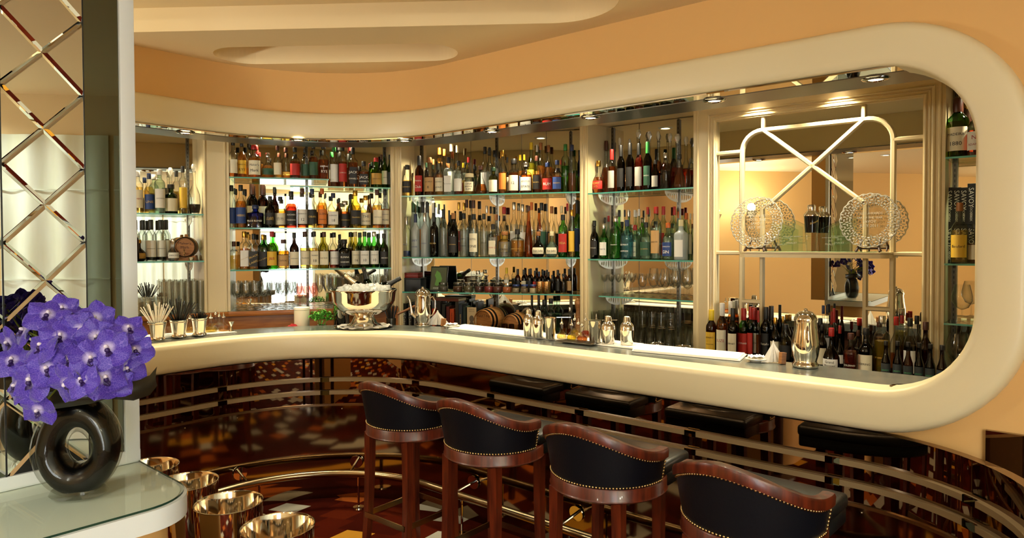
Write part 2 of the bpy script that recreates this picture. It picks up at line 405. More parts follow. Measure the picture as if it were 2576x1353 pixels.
# wall strip behind the bays
pts = [B1.W(-.2, .36), B1.W(B1.L, .36), B2.W(B2.L, .36), B3.W(B3.L, .36), B6.W(B6.L, .36)]
struct('wall_alcoves', G().grid([[(p.x, p.y, 0) for p in pts], [(p.x, p.y, 2.96) for p in pts]]), JOIN, 0)
poly = [P2(s, -.33) for s in srange(-4.3, 3.6)]
poly = [(p.x, p.y) for p in poly]+[(p.x, p.y) for p in (B6.W(B6.L, .36), B3.W(B3.L, .36), B2.W(B2.L, .36), B1.W(B1.L, .36), B1.W(-.2, .36))]
struct('ceiling_bar', G().prism(poly, 2.575, 2.60), JOIN, 0, 'cream ceiling inside the bar')
sr_ = srange(-4.3, 3.6)
struct('wall_bulkhead', G().grid([[P3(s, -.33, 2.36) for s in sr_], [P3(s, -.33, 2.6) for s in sr_]]), JOIN, 40)
# ================================================================== bar surround: rounded cream band round the opening
prof = [(.004, -.16), (0, -.018), (.002, -.004), (.009, .004), (.03, .007), (.08, .009), (.132, .008), (.149, .003), (.162, -.012), (.170, -.040), (.173, -.08), (.173, -.13)]
rows = [[P3(s+ns*w_, d_, z+nz*w_) for w_, d_ in prof] for s, z, ns, nz in LP]
t = thing('bar_surround', 'cream painted rounded moulding framing the whole bar opening', 'bar front')
obj('moulding', G().grid(rows, wrap=True), CREAM, t, 60)
# counter
t = thing('bar_counter', 'grey zinc bar top with a polished front strip', 'counter')
SCT = srange(-4.1, 3.3); SCF = srange(-3.95, 2.69)
def strip(d0, d1, z0, z1, ss=None):
    g = G(); g.grid([[P3(s, d0, z0), P3(s, d1, z0), P3(s, d1, z1), P3(s, d0, z1)] for s in (ss or SCT)], closed=True); return g
obj('zinc_top', strip(-.09, -.46, 1.045, 1.0955), ZINC, t); obj('polished_strip', strip(-.012, -.09, 1.05, 1.097, SCF), STEEL, t)
obj('counter_back', strip(-.40, -.42, 0, 1.044), DARKW, t)
t = thing('bar_soffit', 'dark brushed metal soffit band under the top of the opening', 'soffit')
obj('mirror_strip', strip(-.02, -.115, 2.352, 2.358, SCF), MIRROR, t); obj('metal_band', strip(-.115, -.345, 2.350, 2.357), BRUSH, t)
# ================================================================== bar front below the surround
RF = .62; SF = 2.33
def PB(s, d=0):
    """foot of the bar front: like P2, but bending out into the room at the right end"""
    if s <= SF: return P2(s, d)
    a = min((s-SF)/RF, 1.3); c = P2(SF, RF); n = N*cos(a)-(U*-sin(a)); e = max(0, (s-SF)-1.3*RF)
    p = c+U*sin(a)*(RF-d)-N*cos(a)*(RF-d); return p+(U*cos(a)+N*sin(a))*e
def PB3(s, d, z): p = PB(s, d); return Vector((p.x, p.y, z))
sb = sorted(set(srange(-4.1, SF)+[SF+RF*1.3*i/14 for i in range(1, 15)]+[SF+RF*1.3+.55]))
def bstrip(d0, d1, z0, z1, ss=None):
    return G().grid([[PB3(s, d0, z0), PB3(s, d1, z0), PB3(s, d1, z1), PB3(s, d0, z1)] for s in (ss or sb)], closed=True)
t = thing('bar_panelling', 'dark mirror and worn copper panelling on the bar front below the counter', 'bar front')
obj('mirror_panel', bstrip(-.075, -.035, .625, .926), BLACKM, t)
obj('lower_panel', bstrip(-.085, -.05, 0, .625), COPPER, t)
obj('trim_strip', bstrip(-.06, -.026, .615, .628), pm('bronze_strip', '#9C8263', .25, 1), t)
CR = pm('rail_lacquer', '#806C4E', .35)
for z in (.790, .705):
    obj('rail', bstrip(-.04, -.012, z-.0115, z+.0115), CR, t)
    for s in (-3.3, -2.68, -2.06, -1.44, -.82, -.2, .42, 1.04, 1.66, 2.28, 2.80):
        obj('rail_clip', bstrip(-.02, -.0105, z-.014, z+.014, [s-.028, s, s+.028]), SMOKE, t)
g = G()
for s in [-3.2+.31*i for i in range(19)]: g.ball(PB3(s, -.049, .59), .005, 8, 5)
obj('screw', g, STEEL, t)
# foot rail
t = thing('foot_rail', 'tubular brass foot rail running along the bar base', 'foot rail')
obj('rail_tube', G().tube([PB3(s, .13, .22) for s in sb if s < 3.3], .0225, 12), BRASS, t, 60)
for s in (-2.9, -2.2, -1.33, -.63, .25, 1.0, 1.75, 2.45):
    c = PB3(s, -.045, .24); e = PB3(s, .13, .22); g = G().tube([c, e], .008, 8); nn = (e-c).normalized(); g.tube([c, c+nn*.008], .042, 18)
    obj('bracket', g, STEEL, t)
    f = PB3(s+.07, .13, .0); g = G().tube([f, f+Vector((0, 0, .21))], .007, 8); g.lathe([(0, .012), (.035, .010), (.037, 0), (0, 0)], 18, M=TR(f)); obj('post', g, STEEL, t)
# dark mirrored column right of the bar front, beige pier under the surround end
g = G(); a = P2(2.79, -.084); b = P2(3.58, -.084)
obj_ = obj('wall_panel', G().prism([(a.x+N.x*.02, a.y+N.y*.02), (b.x+N.x*.02, b.y+N.y*.02), (b.x, b.y), (a.x, a.y)], 0, .99), BLACKM, None, 0); tag(obj_, 'dark mirrored dado panel right of the bar end', 'panel')
# silk panels and curtains in the room behind the viewer (seen in the mirrors)
SILK = pm('gold_silk', '#E8F4F0', .4, .1, noise=('#D8E2CE', 2.2, (1, 3, .6)))
for i, y in enumerate((1.25, .45, -.35, -1.15, -1.95)):
    g = G()
    g.grid([[(WX1-.012-.010*sin(k*.8), y-.76*k/24, z) for k in range(25)] for z in (.08, .75, 1.42, 2.09, 2.5)])
    for z in (.75, 1.42, 2.09): g.box(WX1-.026, WX1-.018, y-.76, y, z-.004, z+.004)
    tag(obj('silk_panel', g, SILK, None), 'pale gold silk wall panel on the wall right of the viewer, %s from the bar' % ordn(i), 'wall panel', 'silk wall panels')
# ================================================================== mirrored column and console on the left
KA = Vector((-1.092, 1.985)); KV = Vector((-.66, -.75)).normalized(); KU = Vector((-KV.y, KV.x))   # KV along the face towards the viewer's left, KU out of the face
if KU.x < 0: KU = -KU
ZT_ = 1.05
MK = Matrix.Identity(4)   # local x along KV, y = out of the face, z up
for i in range(2): MK[i][0], MK[i][1], MK[i][3] = KV[i], KU[i], KA[i]
t = thing('mirrored_column', 'tall mirrored column with bevelled diamond tiles and white edging above the console', 'column', KA.to_3d())
def KL(px): return (vpl(px, 611, KA, KV).to_2d()-KA).dot(KV)
x1, x2, x3 = KL(303.5), KL(214), KL(3.5)
LOC = TR(-KA.to_3d()) @ MK
g = G().rbox(0, x1, -.02, .014, ZT_, 2.85, .004, M=LOC).box(0, 1.2, -.02, .012, ZT_, ZT_+.035, M=LOC)
obj('white_frame', g, WHITE, t)
obj('smoked_mirror', G().box(x1, x2-.001, -.02, .004, ZT_+.035, 2.82, M=LOC), SMOKE, t, 0)
obj('core', G().box(0, 1.2, -.16, -.02, ZT_, 2.85, M=LOC), ORANGE, t, 0)
# diamond tiles: each a flat facet with four bevelled borders
g = G(); dw = x3-x2; hz = .2005; zref = vpl(211, 427, KA, KV).z
for k in range(-6, 8):
    for half in (0, 1):
        cz = zref+k*hz+(hz/2 if half else 0)
        cx = [(x2+dw/2)] if not half else [x2, x3]
        for c in cx:
            P_ = [(c-dw/2, cz), (c, cz-hz/2), (c+dw/2, cz), (c, cz+hz/2)]
            bw = .88; Q = [((x-c)*bw+c, (z-cz)*bw+cz) for x, z in P_]
            def clip(poly):
                out = []
                for lo, sg in ((x2, 1), (x3+.35, -1)):
                    out = []
                    for (a, b) in zip(poly, poly[1:]+poly[:1]):
                        ia, ib = sg*(a[0]-lo) >= -1e-9, sg*(b[0]-lo) >= -1e-9
                        if ia: out.append(a)
                        if ia != ib:
                            f_ = (lo-a[0])/(b[0]-a[0]); out.append(tuple(a[i]+(b[i]-a[i])*f_ for i in range(len(a))))
                    poly = out
                    if len(poly) < 3: return []
                return poly
            faces = [[(x, .0085, z) for x, z in Q]]
            for i in range(4):
                j = (i+1) % 4; faces.append([(P_[i][0], .002, P_[i][1]), (P_[j][0], .002, P_[j][1]), (Q[j][0], .0085, Q[j][1]), (Q[i][0], .0085, Q[i][1])])
            for f_ in faces:
                pl = clip([(p[0], p[2], p[1]) for p in f_])
                if pl and max(p[1] for p in pl) < 2.8 and min(p[1] for p in pl) > ZT_+.03:
                    g.add([(p[0], p[2], p[1]) for p in pl], [tuple(range(len(pl)))], 0, LOC)
obj('diamond_mirror', g, MIRROR, t, 0)
obj('dark_joint', G().box(x2-.0015, x2+.0015, -.01, .0095, ZT_+.035, 2.8, M=LOC).box(x3-.002, x3+.002, -.01, .0095, ZT_+.035, 2.8, M=LOC).box(x2, 1.2, -.02, .001, ZT_+.035, 2.8, M=LOC), BLK, t, 0)
obj('far_mirror', G().box(x3+.002, 1.2, -.02, .004, ZT_+.035, 2.8, M=LOC), SMOKE, t, 0)
# console
def console_outline(off, dpt=.425, r=.13, L=1.35):
    d = dpt-off; pts = [(off*0, 0)]
    pts = [(0+off, -.02), (0+off, d-r)]
    # rounded corner between the end (x=off) and the front (y=d)
    for i in range(1, 12):
        a = pi-pi/2*i/12; pts.append((off+r+r*cos(a), d-r+r*sin(a)))
    pts += [(off+r, d), (L, d), (L, -.02)]
    return pts
t = thing('console_table', 'pale console with rounded glass topped corner under the mirrored column', 'console', KA.to_3d())
SH = TR(.0, .0, 0)
obj('top', G().prism(console_outline(0), ZT_-.055, ZT_-.004, M=LOC), WHITE, t, 30)
gt = pm('table_laminate', '#F2F5E6', .5)
obj('inlay', G().prism(console_outline(.012), ZT_-.004, ZT_-.002, M=LOC), gt, t, 30)
obj('glass_top', G().prism(console_outline(.006), ZT_-.0018, ZT_+.004, M=LOC), gm('table_glass', (.96, .98, .96), .8, edge=.6), t, 30)
obj('glass_edge', G().grid([[LOC @ Vector((x, y, z)) for x, y in console_outline(.005)] for z in (ZT_-.0015, ZT_+.0038)]), pm('green_glass_edge', '#1F3A2E', .15), t, 30)
obj('body', G().prism(console_outline(.035), .0, ZT_-.055, M=LOC), ORANGE, t, 30)
# ledge that carries the coolers
BK = []
for px, py in ((788, 1322), (657, 1262), (543, 1210), (443, 1171)):
    p = atz(px, py, .90); k = .1; BK.append(Vector((p.x-.098, p.y, .65)))
t = thing('cooler_stand', 'low dark stand behind the console carrying the wine coolers', 'stand')
g = G()
for b in BK: g.lathe([(0, .62), (.105, .62), (.108, .635), (.105, .65), (0, .65)], 24, M=TR(b.x, b.y, 0)); g.lathe([(.03, 0), (.03, .62)], 12, M=TR(b.x, b.y, 0)); g.lathe([(0, .02), (.1, .015), (.105, 0), (0, 0)], 20, M=TR(b.x, b.y, 0))
obj('pedestal', g, DARKW, t)
for i, b in enumerate(BK):
    t = thing('wine_cooler', ['bright steel wine cooler nearest the viewer, in front of the bar base', 'bright steel wine cooler beside the rounded corner of the console', 'bright steel wine cooler just behind the console, third from the viewer', 'bright steel wine cooler farthest back, beside the white column edge'][i], 'wine cooler', b, 0, 'wine coolers beside the console')
    obj('bucket', G().lathe([(0, 0), (.085, 0), (.088, .004), (.0985, .25), (.0965, .2505), (.094, .245), (.085, .008), (0, .008)], 48), COPPERS, t, 60)
    obj('rim', G().tube([(.0985*cos(a), .0985*sin(a), .2495) for a in [2*pi*k/48 for k in range(48)]], .0014, 6, True), STEEL, t)
# ------------------------------------------------------------------ vase with a round hole
VP = atz(198, 1247, ZT_+.004); VP.z = ZT_+.004
VA = radians(14)
t = thing('vase', 'dark smoky glass vase with a round hole through its middle', 'vase', VP, VA)
def donut(ro, th, cut0, cut1, n=56, m=22):
    rows = []
    for i in range(n):
        a = 2*pi*i/n; ca, sa = cos(a), sin(a)
        Ro = .112*(1+.02*cos(2*a)); hx, hz_, Rh = .004, -.006, .033
        ro_ = Ro+ro
        c0 = Vector((hx+Rh*ca, 0, hz_+Rh*1.12*sa)); c1 = Vector((ro_*ca, 0, ro_*1.06*sa))
        c = (c0+c1)/2; w_ = (c1-c0)/2; row = []
        for j in range(m):
            b = 2*pi*j/m; k = abs(cos(b))**.8*(1 if cos(b) > 0 else -1)
            v = c+w_*k+Vector((0, th*(1-.12*max(0, sa))*sin(b), 0)); v.x *= .88*(1-.10*max(0, sa)); v.z = v.z*1.09+.128
            v.z = max(cut0, min(cut1, v.z)); row.append(v)
        rows.append(row)
    return rows
CLEARV = gm('vase_clear_glass', (.84, .84, .81), .9, edge=.8)
DARKV = gm('vase_smoke_glass', (.035, .03, .024), .35, .5, '#060504', edge=.5)
obj('outer_glass', G().grid(donut(0, .052, .0, .25), closed=True, wrap=True), CLEARV, t, 60)
gi = G(); R_ = []
for i in range(56):
    a = 2*pi*i/56; ca, sa = cos(a), sin(a); row = []
    for j in range(18):
        b = 2*pi*j/18
        rm = .0735; rr_ = .0335*(1 if sa > -.3 else 1)
        v = Vector((((rm+rr_*cos(b))*ca*.98+.003)*.88*(1-.10*max(0, sa)), .044*sin(b), ((rm+rr_*cos(b))*sa*1.06-.001)*1.09+.128)); v.z = max(.018, min(.244, v.z)); row.append(v)
    R_.append(row)
obj('smoked_core', gi.grid(R_, closed=True, wrap=True), DARKV, t, 60)
obj('clear_foot', G().lathe([(0, .001), (.060, .001), (.066, .008), (.060, .02), (0, .02)], 32, M=Matrix.Diagonal((1, .62, 1, 1))), CLEARV, t, 60)
# dark wrapped leaves at the mouth
LFM = pm('dark_ti_leaf', '#1C1712', .35, noise=('#2E2A1A', 3, (2, 2, 14)))
def ribbon(pts, wd_, up_=(0, 0, 1), name='leaf', curl=.0):
    g = G(); rows = []
    for i, p in enumerate(pts):
        p = Vector(p); rows.append([p+Vector(up_)*wd_*(k/4-.5)+Vector((0, -curl*(1-(k/2-1)**2), 0)) for k in range(5)])
    g.grid(rows); return g
t1 = obj('wrapped_leaf', ribbon([(-.085, .03, .245), (-.07, -.035, .248), (-.02, -.060, .255), (.05, -.058, .262), (.085, -.03, .268), (.088, .03, .265), (.03, .055, .26), (-.06, .05, .25)], .042, curl=.010), LFM, None, loc=VP, rz=VA)
tag(t1, 'dark leaf wrapped round the mouth of the smoky vase', 'leaf')
t1 = obj('wrapped_leaf', ribbon([(.04, -.04, .27), (.09, -.045, .272), (.135, -.03, .262), (.165, .0, .268), (.175, .03, .285)], .05, curl=.014), LFM, None, loc=VP, rz=VA)
tag(t1, 'dark folded leaf sticking out to the right of the vase mouth', 'leaf')
# ------------------------------------------------------------------ orchids
def orchid_mat():
    m = pm('orchid_petal', '#4A35A0', .5); t = m.node_tree; b = t.nodes['Principled BSDF']; nd = t.nodes.new; ln = t.links.new
    tc = nd('ShaderNodeTexCoord'); vo = nd('ShaderNodeTexVoronoi'); vo.feature = 'DISTANCE_TO_EDGE'; vo.inputs['Scale'].default_value = 185; ln(tc.outputs['Object'], vo.inputs['Vector'])
    rp = nd('ShaderNodeValToRGB'); rp.color_ramp.elements[0].color = lin('#7A62C4'); rp.color_ramp.elements[0].position = .0; rp.color_ramp.elements[1].color = lin('#3C20A0'); rp.color_ramp.elements[1].position = .055
    ln(vo.outputs['Distance'], rp.inputs[0]); 
    vl = nd('ShaderNodeVectorMath'); vl.operation = 'LENGTH'; ln(tc.outputs['Object'], vl.inputs[0])
    r2 = nd('ShaderNodeValToRGB'); r2.color_ramp.elements[0].color = (1, 1, 1, 1); r2.color_ramp.elements[0].position = .004; r2.color_ramp.elements[1].color = (0, 0, 0, 1); r2.color_ramp.elements[1].position = .015; ln(vl.outputs['Value'], r2.inputs[0])
    mx = nd('ShaderNodeMix'); mx.data_type = 'RGBA'; ln(r2.outputs[0], mx.inputs[0]); ln(rp.outputs[0], mx.inputs[6]); mx.inputs[7].default_value = lin('#C9BCE4')
    ln(mx.outputs[2], b.inputs['Base Color']); b.inputs['Sheen Weight'].default_value = .3; return m
PET = orchid_mat(); LIPM = pm('orchid_lip', '#2E1658', .45); COLM = pm('orchid_column', '#E8DDF0', .5); STEM = pm('orchid_stem', '#C9C2A8', .5); STG = pm('orchid_green_stem', '#7E8A2A', .5)
def petal(ang, L, W, cup, tw=0):
    g = G(); rows = []
    for i in range(9):
        u = i/8; w_ = W*(sin(pi*min(1, u**.75*.97+.03))**.62)*(.35+.65*min(1, u*2.4)); row = []
        for k in range(-4, 5):
            q = k/4; x = q*w_; y = u*L
            z = cup*L*(u*u*.9-.25*u)-abs(q)**2*w_*.35+.0022*sin(q*7+u*9+tw)*u
            X = x*cos(ang)-y*sin(ang); Y = x*sin(ang)+y*cos(ang); row.append((X, Y, z))
        rows.append(row)
    return g.grid(rows)
FL = thing('orchid_bloom', 'purple orchid', 'orchid', (0, 0, 0), 0, 'orchid blooms in the vase')
for a, L, W, c in ((0, .043, .021, -.22), (2*pi/5*.98, .043, .022, .02), (-2*pi/5*.98, .043, .022, .16), (2*pi*.385, .048, .027, -.12), (-2*pi*.385, .048, .027, .0)):
    obj('petal', petal(a, L, W, c, a), PET, FL, 80)
obj('lip', petal(pi, .02, .009, .5).ball((0, -.006, .004), .005, 8, 5), LIPM, FL, 80)
obj('column', G().ball((0, .001, .006), .0042, 8, 6, (1, 1, 1.3)), COLM, FL, 80)
# blooms: pixel of the centre, distance offset towards the viewer, tilt, roll, size
BL = [(78, 955, .13, 1.15, 'front-left bloom facing out above the vase shoulder'), (168, 965, .15, 1.1, 'lowest front bloom with a pale star centre'), (262, 948, .13, 1.1, 'bloom low in the middle, just above the dark leaf'),
 (270, 875, .12, 1.15, 'large bloom facing out at the right of the middle'), (240, 845, .08, 1.0, 'bloom behind the right middle one'), (105, 870, .12, 1.05, 'bloom at the middle left'),
 (175, 905, .12, 1.0, 'bloom in the very middle of the bunch'), (120, 790, .05, 1.1, 'upper left bloom turned upward'), (155, 775, .02, .9, 'topmost bloom left of centre'),
 (240, 800, .03, 1.05, 'upper bloom right of centre'), (322, 825, .05, .9, 'upper right bloom seen from the side'), (340, 880, .06, .95, 'rightmost bloom in front of the bar moulding'),
 (318, 925, .08, 1.0, 'right bloom below the rightmost one'), (205, 955, .16, .9, 'bloom at the lower centre front'), (95, 1030, .12, .95, 'bloom hanging lowest at the left'), (40, 970, .08, .9, 'leftmost low bloom'),
 (30, 905, .05, 1.0, 'bloom at the left edge of the bunch'), (60, 830, .0, 1.0, 'bloom at the upper left edge'), (200, 830, .07, 1.05, 'bloom high in the middle'), (150, 845, .1, 1.0, 'bloom left of the middle'),
 (290, 960, .1, .9, 'bloom tucked beside the dark leaf'), (118, 925, .14, 1.0, 'bloom between the middle and the left'), (225, 900, .14, 1.0, 'bloom right in front of the middle'), (20, 860, -.03, .9, 'half hidden bloom by the mirror'), (185, 800, -.02, .9, 'bloom behind the top'), (285, 840, .0, .9, 'bloom at the back right')]
rs = random.Random(3); first = True; C0 = VP+Vector((0, 0, .33))
gs = G()
for i, (px, py, dy, sc, ds) in enumerate(BL):
    p = aty(px, py, VP.y-dy)
    out = (p-C0); out = Vector((out.x, out.y*.6-.20, out.z*.9+.02)).normalized()
    view = (EYE-p).normalized(); out = (out*.8+view*.36+Vector((rs.uniform(-.6, .6), 0, rs.uniform(-.45, .6)))).normalized()
    q = out.to_track_quat('Z', 'Y'); M = q.to_matrix().to_4x4() @ RZ(rs.uniform(-.5, .5))
    lb = 'purple orchid, '+ds
    if first: o = FL; first = False; o['label'] = lb
    else: o = dup(FL, p, 0, lb)
    o.location = p; o.rotation_euler = M.to_euler(); sc *= 1.06; o.scale = (sc, sc, sc)
    m_ = (p+C0)/2-out*.05; gs.tube([p-out*.002, m_, VP+Vector((rs.uniform(-.03, .03), rs.uniform(-.02, .02), .25))], .0022, 6)
tag(obj('orchid_stems', gs, STG, None), 'thin green orchid stems gathered into the vase', 'stems', kind='stuff')
# ================================================================== bar stools (local -y is the back, +y faces the bar)
def stool_proto():
    t = thing('bar_stool', 'x', 'bar stool', (0, 0, 0), 0, 'bar stools in a row along the bar')
    A1 = radians(95); n = 40
    def R_at(z): return .232+.034*(z-.75)/.2          # the tub leans outward
    def topz(a):
        s_ = min(1, abs(a)/radians(85)); return .886+.106*(1-s_*s_*(3-2*s_))
    def pt(a, r, z): return Vector((r*sin(a), -r*cos(a)*1.0, z))
    angs = [-A1+2*A1*i/n for i in range(n+1)]
    go = G(); go.grid([[pt(a, R_at(z), z) for z in [.748+(topz(a)-.033-.748)*k/5 for k in range(6)]] for a in angs])
    obj('outer_leather', go, LEATH, t, 60)
    gi = G(); gi.grid([[pt(a, R_at(z)-.034, z) for z in [.748+(topz(a)-.03-.748)*k/5 for k in range(6)]] for a in angs])
    for a in (angs[0], angs[-1]): gi.add([pt(a, R_at(z)-q, z) for z, q in ((.748, 0), (.748, .034), (topz(a)-.033, .034), (topz(a)-.033, 0))], [(0, 1, 2, 3)])
    obj('inner_leather', gi, SEATL, t, 60)
    # top rail swept along the tub
    pr = [(.005, -.036), (.007, -.010), (.003, 0), (-.018, .003), (-.034, .0), (-.038, -.010), (-.036, -.036)]
    rows = [[pt(a, R_at(topz(a))+dx, topz(a)+dz) for dx, dz in pr] for a in angs]
    gr = G().grid(rows, closed=True); k = len(pr); gr.f.append(tuple(range(k))); gr.f.append(tuple(len(gr.v)-k+i for i in range(k))); gr.m += [0, 0]
    obj('top_rail', gr, WOOD, t, 50)
    # apron ring under the leather
    pa = [(.231, .752), (.236, .746), (.236, .708), (.240, .702), (.234, .696), (.205, .696), (.205, .752)]
    ga = G().grid([[Vector((r*sin(a), -r*cos(a), z)) for r, z in pa] for a in [2*pi*i/48 for i in range(48)]], closed=True, wrap=True)
    obj('apron', ga, WOOD, t, 50)
    # cushion
    gc = G().lathe([(0, .70), (.205, .70), (.207, .78), (.20, .806), (.16, .818), (0, .822)], 40, sq=None); obj('seat', gc, SEATL, t, 60)
    fr = G().rbox(-.215, .215, .1, .285, .70, .765, .01).rbox(-.22, .22, .06, .295, .75, .805, .018, 3); obj('seat_front', fr, SEATL, t, 50)
    # nail heads
    gn = G()
    def nails(ps, sp=.0128):
        d = 0; last = ps[0]; nx = 0; acc = 0
        for p, q in zip(ps, ps[1:]):
            L = (q-p).length
            while nx <= acc+L: 
                c = p.lerp(q, (nx-acc)/L); gn.ball(c, .0052, 6, 4); nx += sp
            acc += L
    fine = [-A1+2*A1*i/160 for i in range(161)]
    nails([pt(a, R_at(topz(a)-.040)+.001, topz(a)-.040) for a in fine]); nails([pt(a, R_at(.757)+.001, .757) for a in fine])
    for a in (angs[0], angs[-1]): nails([pt(a*.99, R_at(z)+.001, z) for z in (.768, topz(a)-.050)])
    obj('nail_heads', gn, NAIL, t, 80)
    for sx, sy, w0 in ((-1, -1, .042), (1, -1, .042), (-1, 1, .042), (1, 1, .042)):
        top = Vector((sx*.145, sy*.16, .70)); bot = Vector((sx*.155, sy*(.195 if sy < 0 else .17), 0)); gl = G(); rows = []
        for i in range(7):
            f = i/6; c = top.lerp(bot, f+.0*f); h = w0*(.5-.13*f); c.y += sy*(-.012)*sin(pi*f); rows.append([c+Vector((a*h, b*h, 0)) for a, b in ((-1, -1), (1, -1), (1, 1), (-1, 1))])
        gl.grid(rows, closed=True).f += [(0, 1, 2, 3), (24, 25, 26, 27)]; gl.m += [0, 0]
        obj('leg', gl, WOOD, t, 30)
    zf = .27; q = .152
    def band(p, e, z):
        d = (e-p); nn = Vector((-d.y, d.x, 0)).normalized()*.003; return [p-nn, p+nn, e+nn, e-nn]
    for a, b in (((-q, -.19), (q, -.19)), ((-q, .172), (q, .172)), ((-q, -.19), (-q, .172)), ((q, -.19), (q, .172))):
        w_ = band(Vector((*a, 0)), Vector((*b, 0)), zf); obj('foot_band', G().prism([(v.x, v.y) for v in w_], zf-.014, zf+.014), BRASS, t, 0)
    return t
SP = stool_proto(); sl = ['navy leather and mahogany bar stool farthest from the viewer, by the curve of the bar', 'navy leather and mahogany bar stool, second from the curve of the bar', 'navy leather and mahogany bar stool, third from the curve of the bar', 'navy leather and mahogany bar stool nearest the viewer, at the right end of the row']
for i, (s, d) in enumerate(((.35, .536), (.938, .546), (1.573, .564), (2.204, .66))):
    p = P2(s, d); a = atan2(-N.y, -N.x)-pi/2-(.05 if i == 3 else 0)
    if i == 0: SP.location = (p.x, p.y, 0); SP.rotation_euler.z = a; SP['label'] = sl[0]
    else: dup(SP, (p.x, p.y, 0), a, sl[i])
# ================================================================== lamps of the bar
def downlight(name, p, rad, power, label, group, cone=100, tgt=None, bez=STEEL):
    t = thing(name, label, 'downlight', p, 0, group)
    obj('bezel', G().lathe([(rad*.72, -.001), (rad*.8, -.008), (rad*1.15, -.006), (rad*1.3, 0), (rad*.72, 0)], 28), bez, t, 50)
    obj('lens', G().lathe([(0, -.004), (rad*.7, -.003)], 20), EMIT, t)
    light('downlight_beam', 'SPOT', (0, 0, -.012), power, WARM if name != 'ceiling_downlight' else ROOM, t, .03, cone=cone, blend=.7)
    return t
for i, (px, py) in enumerate(((466, 333), (750, 351), (1018, 353), (1238, 330), (1486, 295), (1797, 252), (2203, 198))):
    p = atz(px, py, 2.35)
    downlight('downlight', p, .042, 44, 'chrome downlight in the dark metal soffit, %s from the left' % ordn(i), 'downlights in the metal soffit', 100)
for i, (b, px, py) in enumerate(((B3, 1337, 331), (B4, 1606, 303), (B5, 1937, 263), (B5, 2137, 238))):
    p = atz(px, py, 2.575); q = b.M.inverted() @ p; p = b.W(q.x, min(q.y, -.07), 2.575)
    downlight('cabinet_light', p, .045, 60 if i < 2 else 75, ['white cabinet light over the centre alcove bottles', 'white cabinet light over the right alcove decanters', 'white cabinet light above the lattice mirror, left one', 'white cabinet light above the lattice mirror, right one'][i], 'cabinet lights in the bar ceiling', 120, bez=WHITE)
for i, (b, x) in enumerate(((B2, .30), (B2, .85), (B3, .35), (B1, 1.25), (B6, .3))):
    p = b.W(x, .10, 2.575)
    downlight('cabinet_light', p, .045, 60, 'white cabinet light hidden behind the metal soffit, over the %s' % ['left whisky bottles', 'right whisky bottles', 'left rum bottles', 'small barrel', 'books at the right end'][i], 'cabinet lights in the bar ceiling', 120, bez=WHITE)
# ceiling downlights of the room in front of the bar
for i, (x, y) in enumerate(((-.9, -.6), (.7, -.9), (-2.3, .3), (1.8, -.6), (-.7, -2.3), (1.3, -2.2), (-2.6, -1.7))):
    downlight('ceiling_downlight', Vector((x, y, 2.799)), .05, (150, 80, 70, 80, 115, 110, 60)[i], 'white recessed ceiling downlight over the room, %s' % ['just behind the viewer on the left', 'just behind the viewer on the right', 'left of the column', 'by the right wall', 'near the tall window, left one', 'near the tall window, right one', 'far back on the left'][i], 'room ceiling downlights', 150, bez=WHITE)
# fill uplighters added out of view to brighten the ceiling and walls
for i, (x, y, z, w) in enumerate(((2.1, -2.7, 2.1, 60), (-2.6, -3.0, 2.1, 45), (1.85, -3.0, 2.1, 60), (-4.2, 1.1, 2.1, 26), (-3.38, 2.12, 2.0, 100))):
    t = thing('fill_uplighter', 'added fill uplighter in brass and white glass, %s' % ['on the right wall beyond the silk panels', 'left of the tall window', 'right of the tall window', 'on the far left wall', 'beyond the left end of the bar front'][i], 'added fill lamp', (x, y, z))
    obj('shade', G().lathe([(.02, -.05), (.06, .0), (.09, .07), (.086, .07), (.055, .0), (0, -.04)], 20), pm('fill_lamp_shade_glass', '#F6E6C4', .5), t)
    d = Vector((WX1-.03-x, 0, 0)) if x > 2 else (Vector((WX0-x, 0, 0)) if x < -4 else (-U*.12).to_3d() if y > 2 else Vector((0, WY-y, 0)))
    obj('arm', G().tube([(0, 0, -.04), d+Vector((0, 0, -.04))], .008, 8), BRASS, t)
    light('fill_light', 'POINT', (0, 0, .12), w, ROOM, t, .06)
# ================================================================== bays: piers, mirrors, back counters, shelves
def X(b, px): return b.loc(px, 611, 0).x
N1 = (.04, X(B1, 513)); N2 = (X(B2, 578), X(B2, 984)); N3 = (X(B3, 1011), X(B3, 1459)); N4 = (X(B4, 1479), X(B4, 1744)); N6 = (X(B6, 2376), B6.L-.05)
def pier(n, p, xr, q, xl, label):
    a, b, c = p.W(xr, 0), p.W(p.L, 0), q.W(xl, 0); d, e, f = q.W(xl, .36), q.W(0, .36), p.W(xr, .36)
    poly = [a, b, c, d, e, f] if (b-a).length > .01 and (c-b).length > .01 else [a, c, d, f]
    g = G().prism([(v.x, v.y) for v in poly], 0, 2.575)
    # reeded mouldings on the face
    for u_, v_ in ((a, b), (b, c)):
        L = (v_-u_).length
        if L < .03: continue
        dr = (v_-u_)/L; nr = Vector((dr.y, -dr.x, 0))
        for o in ([.012, L-.012] if L > .06 else [L/2]): c_ = u_+dr*o; g.tube([c_+Vector((0, 0, .95)), c_+Vector((0, 0, 2.574))], .009, 8)
    struct('trim_%d' % n, g, JOIN, 40, label)
pier(1, B1, N1[1], B2, N2[0], 'cream pier between the barrel alcove and the whisky alcove'); pier(2, B2, N2[1], B3, N3[0], 'cream pier between the whisky alcove and the centre alcove')
pier(3, B3, N3[1], B4, N4[0], 'cream pier between the centre alcove and the right alcove'); pier(4, B4, N4[1], B5, 0, 'cream pier left of the lattice mirror')
pier(5, B5, B5.L-.002, B6, N6[0], 'cream pier between the lattice mirror and the books')
ZL = .95; ZH = B2.at(780, 778, -.06).z
